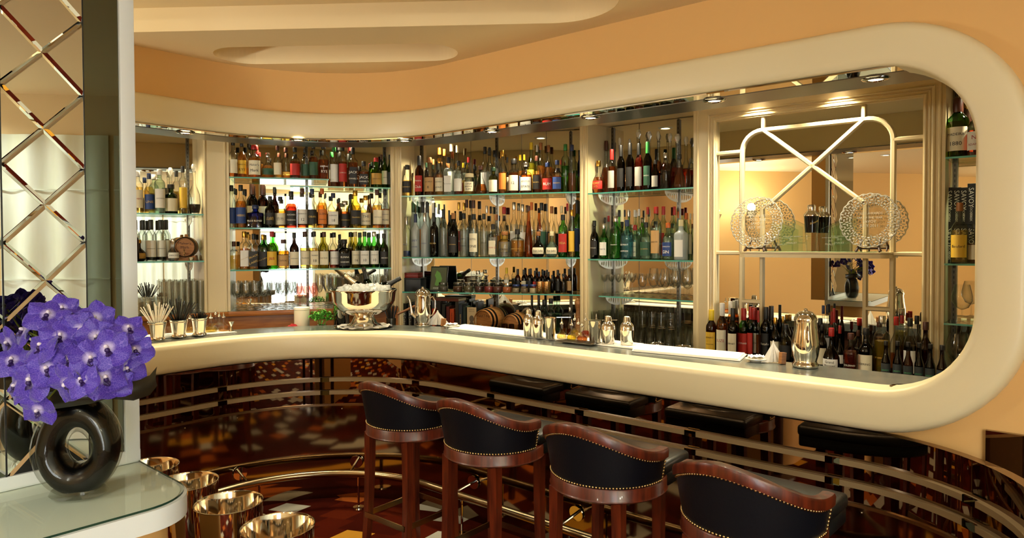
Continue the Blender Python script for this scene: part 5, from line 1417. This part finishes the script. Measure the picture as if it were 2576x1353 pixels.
glasses(B2, ZH, 'small', 745, 800, 3, .005, 'pink tinted wine glass in the front row', 'pink wine glasses', 1.15, PINK, .78)
glasses(B2, ZH, 'small', 745, 800, 3, .10, 'pink tinted wine glass in the second row', 'pink wine glasses', 1.15, PINK, .78)
glasses(B2, ZH, 'tallwine', 795, 850, 3, .04, 'larger wine glass in the front row left of the ice bowl', 'large wine glasses', 1.12, None, .66)
glasses(B2, ZH, 'tallwine', 795, 850, 3, .15, 'larger wine glass in the back row left of the ice bowl', 'large wine glasses', 1.12, None, .66)
glasses(B2, ZH, 'flute', 855, 980, 7, .05, 'champagne flute behind the ice bowl, front row', 'flutes behind the ice bowl', 1.05, None, .95)
glasses(B2, ZH, 'flute', 850, 980, 7, .15, 'champagne flute behind the ice bowl, back row', 'flutes behind the ice bowl', 1.05, None, .95)
glasses(B1, ZH, 'highball', 415, 512, 6, .03, 'tall glass in the front row under the barrel', 'tall glasses under the barrel', 1.5, None, .5)
glasses(B1, ZH, 'highball', 405, 512, 7, .12, 'tall glass in the middle row under the barrel', 'tall glasses under the barrel', 1.5, None, .5)
glasses(B1, ZH, 'highball', 405, 510, 7, .2, 'tall glass in the back row under the barrel', 'tall glasses under the barrel', 1.5, None, .5)
for k, dp in enumerate((-.02, .07, .15, .22)):
    glasses(B1, ZH, 'tumbler', 330, 408, 3, dp, 'tumbler at the left end under the barrel, %s row' % ['front', 'second', 'third', 'back'][k], 'tumblers left', 1.1, None, .9)
glasses(B4, SHELVES['b4g'][1], 'coupe', 1512, 1600, 5, .06, 'coupe glass on the low shelf, front row', 'coupe glasses', 1, None, .53)
glasses(B4, SHELVES['b4g'][1], 'coupe', 1512, 1600, 5, .17, 'coupe glass on the low shelf, back row', 'coupe glasses', 1, None, .53)
glasses(B4, SHELVES['b4g'][1], 'small', 1600, 1632, 1, .07, 'small stemmed glass beside the coupes', 'stemmed glasses')
glasses(B4, SHELVES['b4g'][1], 'balloon', 1630, 1744, 4, .07, 'brandy balloon on the low shelf, front row', 'brandy balloons', 1, None, .78)
glasses(B4, SHELVES['b4g'][1], 'balloon', 1645, 1744, 3, .18, 'brandy balloon on the low shelf, back row', 'brandy balloons', 1, None, .78)
for k, dp in enumerate((-.06, .04, .13, .21)):
    glasses(B4, ZL, 'highball', 1486, 1610, 7, dp, 'highball glass at the left of the low counter, %s row' % ['front', 'second', 'third', 'back'][k], 'highball glasses', 1.35, None, .58)
for k, dp in enumerate((-.10, -.02, .06, .14, .22)):
    glasses(B4, ZL, 'tumbler', 1600, 1742, 6, dp, 'tumbler at the right of the low counter, %s row' % ['front', 'second', 'third', 'fourth', 'back'][k], 'tumblers right', 1.3, None, .64)
glasses(B4, ZL+.126, 'tumbler', 1605, 1700, 4, .05, 'tumbler stacked on top of the others', 'stacked tumblers', 1.15, None, .7)
glasses(B6, SHELVES['b6g'][1], 'balloon', 2396, 2446, 1, .06, 'balloon glass on the lowest shelf at the right end', 'balloon glasses right end')
glasses(B6, ZL, 'balloon', 2385, 2440, 1, .0, 'balloon glass on the counter at the right end', 'balloon glasses counter end', 1.2)
for i, (px, dp) in enumerate(((1650, -.13), (1722, -.13))):
    p = B4.at(px, 700, dp-.02); p.z = ZL+.1; t = thing('steel_bowl', 'steel bowl on the low counter, %s one' % ('left' if i == 0 else 'right'), 'bowl', Vector((p.x, p.y, ZL+.0005)), 0, 'steel bowls')
    obj('bowl', G().lathe([(0, .001), (.025, 0), (.045, .015), (.056, .045), (.058, .05), (.053, .045), (.042, .018), (0, .006)], 24), STEEL, t)
# ================================================================== barrels
def barrel(p, rz, L, R, label, txt=None):
    """small cask lying with its head towards local -y"""
    t = thing('barrel', label, 'barrel', p, rz); zc = R*1.28
    M = TR(0, 0, zc) @ Matrix.Rotation(pi/2, 4, 'X')
    g = G(); pr = [(0, -L/2+.012), (R*.78, -L/2+.012), (R*.80, -L/2), (R*.84, -L/2)]+[(R*(.84+.16*cos(pi*(u-.5))), (u-.5)*L) for u in [i/8 for i in range(1, 8)]]+[(R*.84, L/2), (0, L/2)]
    obj('staves', g.lathe([(r, -z) for r, z in pr][::-1], 36, M=M), OAKB, t, 40)
    for u in (.10, .26, .74, .90):
        q = R*(.84+.16*cos(pi*(u-.5))); obj('hoop', G().lathe([(q-.001, (u-.5)*L-.011), (q+.0025, (u-.5)*L-.010), (q+.0025, (u-.5)*L+.010), (q-.001, (u-.5)*L+.011)], 36, M=M), pm('dark_hoop', '#2A2620', .35, .9), t, 40)
    obj('bung', G().lathe([(0, 0), (.014, 0), (.011, .02), (0, .021)], 14, M=TR(0, 0, zc+R*.98)), OAKB, t)
    tp = obj('tap', G().tube([(0, -L/2+.01, zc-R*.55), (0, -L/2-.03, zc-R*.55)], .006, 8).tube([(0, -L/2-.02, zc-R*.55), (0, -L/2-.02, zc-R*.55-.022)], .004, 8).tube([(0, -L/2-.02, zc-R*.55), (0, -L/2-.02, zc-R*.55+.02)], .0035, 8).ball((0, -L/2-.02, zc-R*.55+.024), .006, 8, 6), BRASS, t)
    g = G()
    for y in (-L*.28, L*.28): g.prism([(-R*.95, 0), (R*.95, 0), (R*.85, R*.5), (R*.45, R*.42), (0, R*.30), (-R*.45, R*.42), (-R*.85, R*.5)], -.014, .014, M=TR(0, y, 0) @ Matrix.Rotation(pi/2, 4, 'X'))
    obj('stand', g, OAKB, t, 30)
    if txt:
        g = G(); ls = txt.split('|')
        for i, s_ in enumerate(ls):
            v, f = text_mesh(s_); w_ = max(q.x for q in v)-min(q.x for q in v); sz = min(R*.36, R*1.25/w_); g.add([(q.x*sz, -L/2+.010, zc+R*.25-i*R*.38+q.y*sz) for q in v], f)
        obj('lettering', g, pm('burnt_letters', '#3A1C0A', .6), t, 0)
def put(b, px, dep, z): p = b.at(px, 700, dep); return Vector((p.x, p.y, z+.0005))
z = SHELVES['b1l'][1]
p = put(B1, 470, .13, z); barrel(p, B1.rz-.25, .20, .078, 'small oak barrel on a stand at the right of the lower left shelf', "Maker's|Mark")
p = put(B1, 481, .02, z); t = thing('copper_cup', 'small copper cup in front of the barrel stand', 'cup', p); obj('cup', G().lathe([(0, 0), (.014, 0), (.02, .025), (.018, .025), (.012, .003), (0, .003)], 18), COPPERS, t)
p = put(B3, 1236, .07, ZL); barrel(p, B3.rz-.30, .25, .098, 'oak barrel with dark lettering, left of two under the jars', 'MARTINI')
p = put(B3, 1302, .06, ZL); barrel(p, B3.rz-.34, .21, .082, 'smaller oak barrel, right of two under the jars')
# ================================================================== centre alcove: jars, bottles, boxes, books
zj = SHELVES['b3j'][1]; oxj, oyj, scj = ZF_
def jar(x, y, w_, dep, body, lid, label, grp, fill=None):
    px, py = oxj+x/scj, oyj+y/scj; q = B3.at(px, py, dep); h = q.z-zj; R = w_/scj/ppm(q)/2; p = Vector((q.x, q.y, zj+.0005))
    t = thing('preserving_jar', label, 'jar', p, 0, grp)
    obj('jar_glass', G().lathe([(0, 0), (R*.9, 0), (R, h*.08), (R, h*.68), (R*.86, h*.78), (R*.84, h*.84)], 22), GLASSD, t, 50)
    if fill: obj('contents', G().lathe([(0, .004), (R*.86, .004), (R*.93, h*.1), (R*.93, h*.6), (0, h*.62)], 18), pm('contents_'+fill[1:], fill, .5), t, 50)
    obj('lid', G().lathe([(R*.88, h*.80), (R*.92, h*.81), (R*.92, h*.97), (R*.86, h), (0, h)], 22), lid, t, 40)
for i, (x, c, f, lid) in enumerate(((425, 'dark', '#4A4236', BRUSH), (540, 'brown', '#54301A', BRUSH), (625, 'olive', '#5A5236', BRUSH), (710, 'dark red', '#3E1612', BRUSH), (785, 'red', '#7A1E1A', BRUSH), (855, 'brown', '#5A2A1E', BRUSH), (930, 'orange', '#A8582A', COPPERS))):
    jar(x, 283 if i < 6 else 288, 78, .06, None, lid, 'glass jar of %s preserve, %s from the left on the jar shelf' % (c, ordn(i)), 'preserving jars', f)
for i, x in enumerate((1000, 1068, 1134)): jar(x, 300, 60, .05, None, pm('blue_lid', '#23356E', .3), 'squat jar with blue lid, %s of three on the jar shelf' % ordn(i), 'blue lidded jars', ('#8A7A5E', '#6E5A3E', '#C9B68A')[i])
for i, x in enumerate((1190, 1243)):
    px = oxj+x/scj; q = B3.at(px, oyj+278/scj, .05); p = Vector((q.x, q.y, zj+.0005)); h = q.z-zj; t = thing('copper_tumbler', 'hammered copper tumbler, %s of two right of the blue lidded jars' % ordn(i), 'tumbler', p, 0, 'copper tumblers')
    obj('cup', G().lathe([(0, .002), (.028, 0), (.031, .004), (.033, h), (.030, h), (.027, .006), (0, .006)], 24), pm('hammered_copper', '#C99A62', .22, 1, bump=(160, .5)), t, 50)
SHELVES['jars'] = (B3, zj)
row_of('jars', 0, '''925 168 44 W c w .6 w y .15
1013 178 46 W b d .6 k k .14
1062 182 44 W b d .6 c k .15
1106 178 46 W b d .6 k k .14
1150 190 40 W b d .6 r k .15
1182 198 38 W b d .6 c b .15
1212 190 34 W b d .6 k k .18
1255 200 44 W k d .6 k k .16
1330 185 44 W b d .6 k k .12
1375 215 46 K c k .6 n k .12
1420 178 44 W b d .6 t k .15
700 190 40 J c w .6 n s .17
985 250 30 P b d .6 k k .10
1285 225 30 P k d .6 n k .12''', ZF_, 'behind the jars', 'bitters bottles behind the jars')
# boxes and picture at the left of the jar shelf
b_ = put(B3, 1044, .10, zj); t = thing('gift_box', 'flat navy box at the left end of the jar shelf', 'box', b_, B3.rz); obj('box', G().rbox(-.075, .075, -.06, .06, 0, .098, .004), pm('navy_card', '#161A24', .5), t); obj('lid', G().rbox(-.077, .077, -.062, .062, .098, .108, .003), pm('navy_card', '#161A24', .5), t)
t = thing('gift_box', 'flat red box on top of the navy box', 'box', b_+Vector((-.01, 0, .1085)), B3.rz); obj('box', G().rbox(-.06, .06, -.05, .05, 0, .030, .003), pm('red_card', '#7A1C16', .5), t); obj('lid', G().rbox(-.061, .061, -.051, .051, .030, .040, .003), pm('red_card', '#7A1C16', .5), t)
p = put(B3, 1101, .12, zj); t = thing('menu_frame', 'leaning dark framed card with a green drawing behind the boxes', 'frame', p, B3.rz)
M = Matrix.Rotation(-.22, 4, 'X'); obj('board', G().rbox(-.075, .075, 0, .012, 0, .205, .003, M=M), pm('frame_black', '#15120E', .4), t, 30); obj('card', G().box(-.066, .066, -.0015, .001, .01, .195, M=M), pm('card_olive', '#4A4A2E', .6), t, 0)
g = G().prism([(-.03, .05), (-.01, .04), (.02, .06), (.03, .1), (.01, .15), (-.02, .17), (-.035, .13), (-.02, .1)], -.0005, .0005, M=M @ TR(0, -.002, 0) @ Matrix.Rotation(pi/2, 4, 'X')); obj('drawing', g, pm('drawing_green', '#5E8A3A', .6), t, 0)
obj('lettering', flat_text('COCKTAILS', .016, M @ TR(0, -.0028, .018)), INK['c'] if 'c' in INK else INK['w'], t, 0)
# books lying and standing under the jars
def book(name, p, rz, w_, d_, h, col, label, grp, txt=None, ink='w', size=.02, lean=0, cat='book', spine=True, tz=None):
    t = thing(name, label, cat, p, rz, grp); M = Matrix.Rotation(lean, 4, 'Y'); cm = pm('cover_'+col[1:], col, .5)
    obj('cover', G().rbox(-w_/2, -w_/2+.003, 0, d_, 0, h, .001, 1, M=M).rbox(w_/2-.003, w_/2, 0, d_, 0, h, .001, 1, M=M).rbox(-w_/2, w_/2, -.001, .003, 0, h, .001, 1, M=M), cm, t, 30)
    obj('pages', G().box(-w_/2+.003, w_/2-.003, .003, d_-.004, .003, h-.004, M=M), pm('book_pages', '#DCCFA8', .8), t, 0)
    if txt:
        g = G(); ls = txt.split('|')
        for i, s_ in enumerate(ls):
            v, f = text_mesh(s_); wd_ = max(q.x for q in v)-min(q.x for q in v); sz = min(size if i == 0 else size*.45, h*.9/wd_)
            zc = h*((tz or (.6, .22, .12))[i] if len(ls) > 1 else .5)
            g.add([M @ Vector((q.y*sz-sz*.36, -.0022, zc-q.x*sz)) for q in v], f)
        obj('lettering', g, INK[ink], t, 0)
    return t
bk = [(1090, '#A8301C', .028), (1103, '#1C1614', .03), (1115, '#20201E', .026), (1126, '#5A1A14', .026), (1136, '#C0481C', .034), (1149, '#2A241E', .026), (1158, '#1E2A3A', .03), (1168, '#243028', .024), (1190, '#3E1A16', .022), (1199, '#1A1A1A', .02)]
for i, (px, c, w_) in enumerate(sorted(bk)):
    nm = {'#A8301C': 'red', '#1C1614': 'black', '#20201E': 'charcoal', '#5A1A14': 'maroon', '#C0481C': 'orange', '#2A241E': 'dark brown', '#1E2A3A': 'navy', '#243028': 'dark green', '#3E1A16': 'wine red', '#1A1A1A': 'black'}[c]
    h_ = .20+.02*((i*7) % 4); dp = .05
    book('cocktail_book', put(B3, px, dp, ZL), B3.rz, w_, .15, h_, c, '%s book standing under the jars, %s from the left' % (nm, ordn(i)), 'books under the jars', {'#C0481C': 'THE JOY OF MIXING', '#1E2A3A': 'BAR BOOK', '#A8301C': 'COCKTAILS'}.get(c), 'e' if c != '#C0481C' else 'k', .016)
p = put(B3, 1130, .13, ZL+.262); t = thing('cocktail_book', 'brown book lying across the tops of the standing books', 'book', p, B3.rz-.12, 'books under the jars'); obj('cover', G().rbox(-.12, .12, -.07, .07, 0, .004, .001, 1).rbox(-.12, .12, -.07, .07, .02, .024, .001, 1).rbox(-.12, .12, -.071, -.068, 0, .024, .001, 1), pm('cover_5E2A1A', '#5E2A1A', .5), t); obj('pages', G().box(-.118, .118, -.068, .068, .004, .02), pm('book_pages', '#DCCFA8', .8), t, 0)
for i, (px, c) in enumerate(((1017, '#0F0E0D'), (1031, '#11100F'), (1044, '#15120F'))):
    book('cocktail_book', put(B3, px, .02, ZL), B3.rz, .034, .17, .24, c, 'black spined cocktail book at the left end under the jars, %s of three' % ordn(i), 'black cocktail books at the pier', 'Cafe Cocktail', 'w', .022)
p = put(B3, 1186, -.02, ZL); t = thing('portrait_card', 'upright cream card with a printed portrait between books and barrel', 'card', p, B3.rz)
obj('card', G().box(-.038, .038, 0, .003, 0, .225), pm('card_tan', '#B8A27A', .6), t, 0); g = G().prism([(-.016, .02), (.016, .02), (.02, .05), (.012, .07), (0, .078), (-.012, .07), (-.02, .05)], -.0006, .0006, M=TR(0, -.001, .04) @ Matrix.Rotation(pi/2, 4, 'X')); g.ball((0, -.001, .135), .02, 14, 8, (1, .05, 1.3)); obj('portrait', g, pm('print_grey', '#5A4E3E', .7), t, 40)
obj('lettering', flat_text('Handed the', .010, TR(0, -.0012, .205), flat_text('White Lady', .010, TR(0, -.0012, .19))), INK['k'], t, 0)
t = thing('wooden_tray', 'low round wooden tray in front of the books under the jars', 'tray', put(B3, 1142, -.10, ZL), 0); obj('tray', G().lathe([(0, 0), (.075, 0), (.08, .045), (.076, .045), (.072, .008), (0, .008)], 32), pm('tray_wood', '#7A3A1C', .4), t)
SHELVES['low3'] = (B3, ZL)
row_of('low3', 0, '''1125 385 40 W k d .6 n k .14
1178 385 40 W k d .6 n k .14
1225 420 72 K t w .5 n k .08
1275 412 66 K t w .5 n k .10
1425 480 60 A c d .5 n s .02
1370 500 50 A c d .5 n k .12''', ZF_, 'right of the barrels', 'bottles right of the barrels')
for i, (px, w_) in enumerate(((1268, .03), (1286, .022), (1312, .03), (1342, .026))):
    p = put(B3, px, -.115, ZL); t = thing('steel_pot', 'small steel pot in front of the barrels, %s from the left' % ordn(i), 'pot', p, 0, 'steel pots before the barrels'); obj('pot', G().lathe([(0, 0), (w_*.9, 0), (w_, .003), (w_, .11), (w_*1.05, .113), (w_*.93, .113), (w_*.9, .006), (0, .006)], 22), STEEL, t)
p = put(B3, 1455, .03, ZL); q = B3.at(1455, 720, .03); h = q.z-ZL+.08
t = thing('pepper_mill', 'turned wooden pepper mill against the pier right of the jars', 'pepper mill', p); obj('mill', G().lathe([(0, 0), (.03, 0), (.031, .02), (.022, .05), (.026, .09), (.02, .13), (.024, .17), (.018, .21), (.025, .25), (.03, .275), (.022, .30), (.012, .31), (.016, .325), (0, .335)], 24), OAKB, t)
# folded gold napkins beside rum bottles
SHELVES['nap'] = SHELVES['b3u']
p = put(B3, 1029, .16, SHELVES['b3u'][1]); t = thing('foil_fan', 'fan of crumpled pale foil behind the leftmost rum bottles', 'foil', p, B3.rz)
g = G(); rows = [[Vector((.05*(i/8-.5)*2*(.6+.5*j/5)+.006*((i+j) % 2), .012*((i % 2)*2-1), .36*j/5*(.75+.25*cos((i-4)*1.3)))) for j in range(6)] for i in range(9)]; g.grid(rows); obj('foil', g, pm('pale_foil', '#B8A684', .3, .8), t, 20)
# ================================================================== display shelf of the lattice mirror
ZD5 = ZD+.0005
def dput(px, dep=-.07, dz=0): p = B5.at(px, 600, dep); return Vector((p.x, p.y, ZD5+dz))
def plate(px, py, rpx, label, lines):
    q = B5.at(px, py, -.075); R = rpx/ppm(q); p = Vector((q.x, q.y, ZD5)); zc = q.z-ZD5
    t = thing('crystal_plate', label, 'plate', p, B5.rz); M = TR(0, 0, zc) @ Matrix.Rotation(-.16, 4, 'X') @ Matrix.Rotation(pi/2, 4, 'X')
    g = G(); 
    for k, u in enumerate((.66, .76, .86, .955)):
        n = 40; rr = R*u
        for i in range(n):
            a = 2*pi*(i+.5*(k % 2))/n; da = 2*pi*rr/n; c = (rr*cos(a), rr*sin(a), .004+.010*u)
            rad = (i+k) % 2; Mx = M @ TR(*c) @ RZ(a)
            L, W = (.058*R, .018*R*2.0) if rad else (.030*R, .05*R*2.0)
            g.rbox(-L, L, -W*.5, W*.5, -.004, .004, .0022, 1, M=Mx)
    obj('woven_rim', g, CRYS, t, 30)
    g = G(); g.lathe([(R*.55, .003), (R*.6, .001), (R*.98, .010), (R*1.0, .012), (R*.98, .0155), (R*.6, .007), (R*.55, .006)], 48, M=M)
    obj('rim_glass', g, GLASSD, t, 50)
    obj('scalloped_edge', G().tube([M @ Vector((R*(1+.015*cos(24*a))*cos(a), R*(1+.015*cos(24*a))*sin(a), .013)) for a in [2*pi*i/192 for i in range(192)]], .004, 6, True), CRYS, t, 60)
    obj('centre', G().lathe([(0, .001), (R*.58, .001), (R*.58, .006), (0, .006)], 40, M=M), GLASSD, t, 40)
    g = G()
    for i, s_ in enumerate(lines):
        v, f = text_mesh(s_); w_ = max(c.x for c in v)-min(c.x for c in v); sz = min(.022, R*.85/w_); g.add([M @ Vector((c.x*sz, .035-.024*i+c.y*sz, .008)) for c in v], f)
    obj('engraving', g, pm('engraved_white', '#D8D4C4', .6), t, 0)
    o = thing('plate_stand', 'dark wooden easel under the %s crystal plate' % ('left' if 'left' in label else 'right'), 'stand', p+Vector((0, 0, 0)), B5.rz)
    g = G()
    for s_ in (-1, 1):
        pts = [(s_*.060, -.05, .004), (s_*.052, -.03, .03), (s_*.05, -.014, .02), (s_*.05, .0, .035), (s_*.045, .03, .07)]
        g.tube(pts, .006, 8); g.tube([(s_*.052, -.03, .03), (s_*.062, -.02, .0045)], .006, 8); g.tube([(s_*.05, .0, .035), (s_*.05, .03, .0045)], .005, 8)
    g.tube([(-.05, -.002, .02), (.05, -.002, .02)], .005, 8); obj('easel', g, DARKW, o, 40)
plate(1904, 560, 64, 'crystal plate with basket woven rim, left one on the display shelf', ["WORLD'S BEST", 'HOTEL BAR', 'SAVOY', 'JULY 2011'])
plate(2188, 555, 68, 'crystal plate with basket woven rim, right one on the display shelf', ['TALES AWARDS', 'BAR OF THE YEAR', 'SAVOY', 'JULY 2011'])
AWG = gm('award_glass', (.88, .97, .92), 1.4, edge=.9)
for i, (px, dp, sl, ttl) in enumerate(((1968, -.03, -1, '2011|FINALIST'), (1992, -.06, -1, '2011|FINALIST'), (2090, -.06, 1, '2012|FINALIST'), (2113, -.03, 1, '2012|FINALIST'))):
    p = dput(px, dp, .004); H = .18+.02*(i % 2); w_ = .06; t = thing('glass_award', 'clear green edged glass award with slanted top, %s' % ['far left of the shaker', 'just left of the shaker', 'just right of the shaker', 'far right of the shaker'][i], 'award', p, B5.rz+.25*sl*-1, 'glass awards')
    obj('slab', G().prism([(-w_, 0), (w_, 0), (w_, H*(.72 if sl < 0 else 1)), (-w_, H*(1 if sl < 0 else .72))], -.008, .008, M=Matrix.Rotation(pi/2, 4, 'X')), AWG, t, 0)
    g = G()
    for j, s_ in enumerate(['WORLD BAR AWARDS']+ttl.split('|')):
        v, f = text_mesh(s_); wd_ = max(c.x for c in v)-min(c.x for c in v); sz = min(.015, .1/wd_); g.add([(c.x*sz, -.0088, H*.42-.02*j+c.y*sz) for c in v], f)
    obj('engraving', g, pm('engraved_white', '#D8D4C4', .6), t, 0)
p = dput(2041, -.085, .004); q = B5.at(2041, 515, -.085); H = q.z-p.z
t = thing('display_shaker', 'black and silver cocktail shaker on a ribbed glass base on the display shelf', 'shaker', p, 0)
R = .042
obj('ribbed_base', G().lathe([(0, 0), (R*.62, 0)]+[(R*(.62+.2*u)+(.003 if k % 2 else 0), H*.42*u) for k, u in [(i, i/22) for i in range(1, 23)]]+[(0, H*.42)], 28), GLASSD, t, 30)
lo = obj('black_body', G().lathe([(R*.82, H*.40), (R*.97, H*.74), (R, H*.76), (0, H*.77)], 32), pm('gloss_black', '#0C0B0C', .06), t, 50)
obj('silver_shoulder', G().lathe([(R*1.02, H*.755), (R*1.04, H*.775), (R*.98, H*.80), (R*.7, H*.85), (R*.64, H*.87), (0, H*.875)], 32), SILVER, t, 50)
obj('silver_cap', G().lathe([(R*.5, H*.87), (R*.52, H*.89), (R*.55, H*.98), (R*.5, H), (0, H)], 28), SILVER, t, 50)
g = G(); v, f = text_mesh('Bacardi'); g.add([((R*.93+.0012)*cos(-pi/2+c.x*.017/R), (R*.93+.0012)*sin(-pi/2+c.x*.017/R), H*.6+c.y*.017+c.x*.006) for c in v], f); obj('lettering', g, INK['e'], lo, 0)
# ================================================================== books at the right end
zb6 = SHELVES['b6l'][1]
def b6book(x, y0, y1, w_, dep, k, i, zb=None):
    px = ZE_[0]+x/ZE_[2]; q = B6.at(px, ZE_[1]+y0/ZE_[2], dep); q1 = B6.at(px, ZE_[1]+y1/ZE_[2], dep); z0 = q1.z if zb is None else zb
    book('cocktail_book', Vector((q.x, q.y, z0+.0006)), B6.rz, w_/ZE_[2]/ppm(q)*1.0, .11, q.z-z0-.001, '#0E0D0C', 'black book with white spine letters, %s' % k, 'black books at the right end', 'SAVOY|COCKTAIL|BOOK', 'w', .034, tz=(.66, .30, .18))
for i, (x, k) in enumerate(((1627, 'leftmost in the lower stack row'), (1673, 'second in the lower stack row'), (1717, 'third in the lower stack row'), (1765, 'fourth in the lower stack row'))): b6book(x, 1118, 1352, 43, .13, k, i, zb6)
q = B6.at(ZE_[0]+1627/ZE_[2], ZE_[1]+1118/ZE_[2], .13)
for i, (x, k) in enumerate(((1627, 'leftmost in the upper stack row'), (1673, 'second in the upper stack row'), (1717, 'third in the upper stack row'), (1765, 'fourth in the upper stack row, standing higher'))):
    b6book(x, 880 if i < 3 else 855, 1118, 43, .13, k, i, q.z)
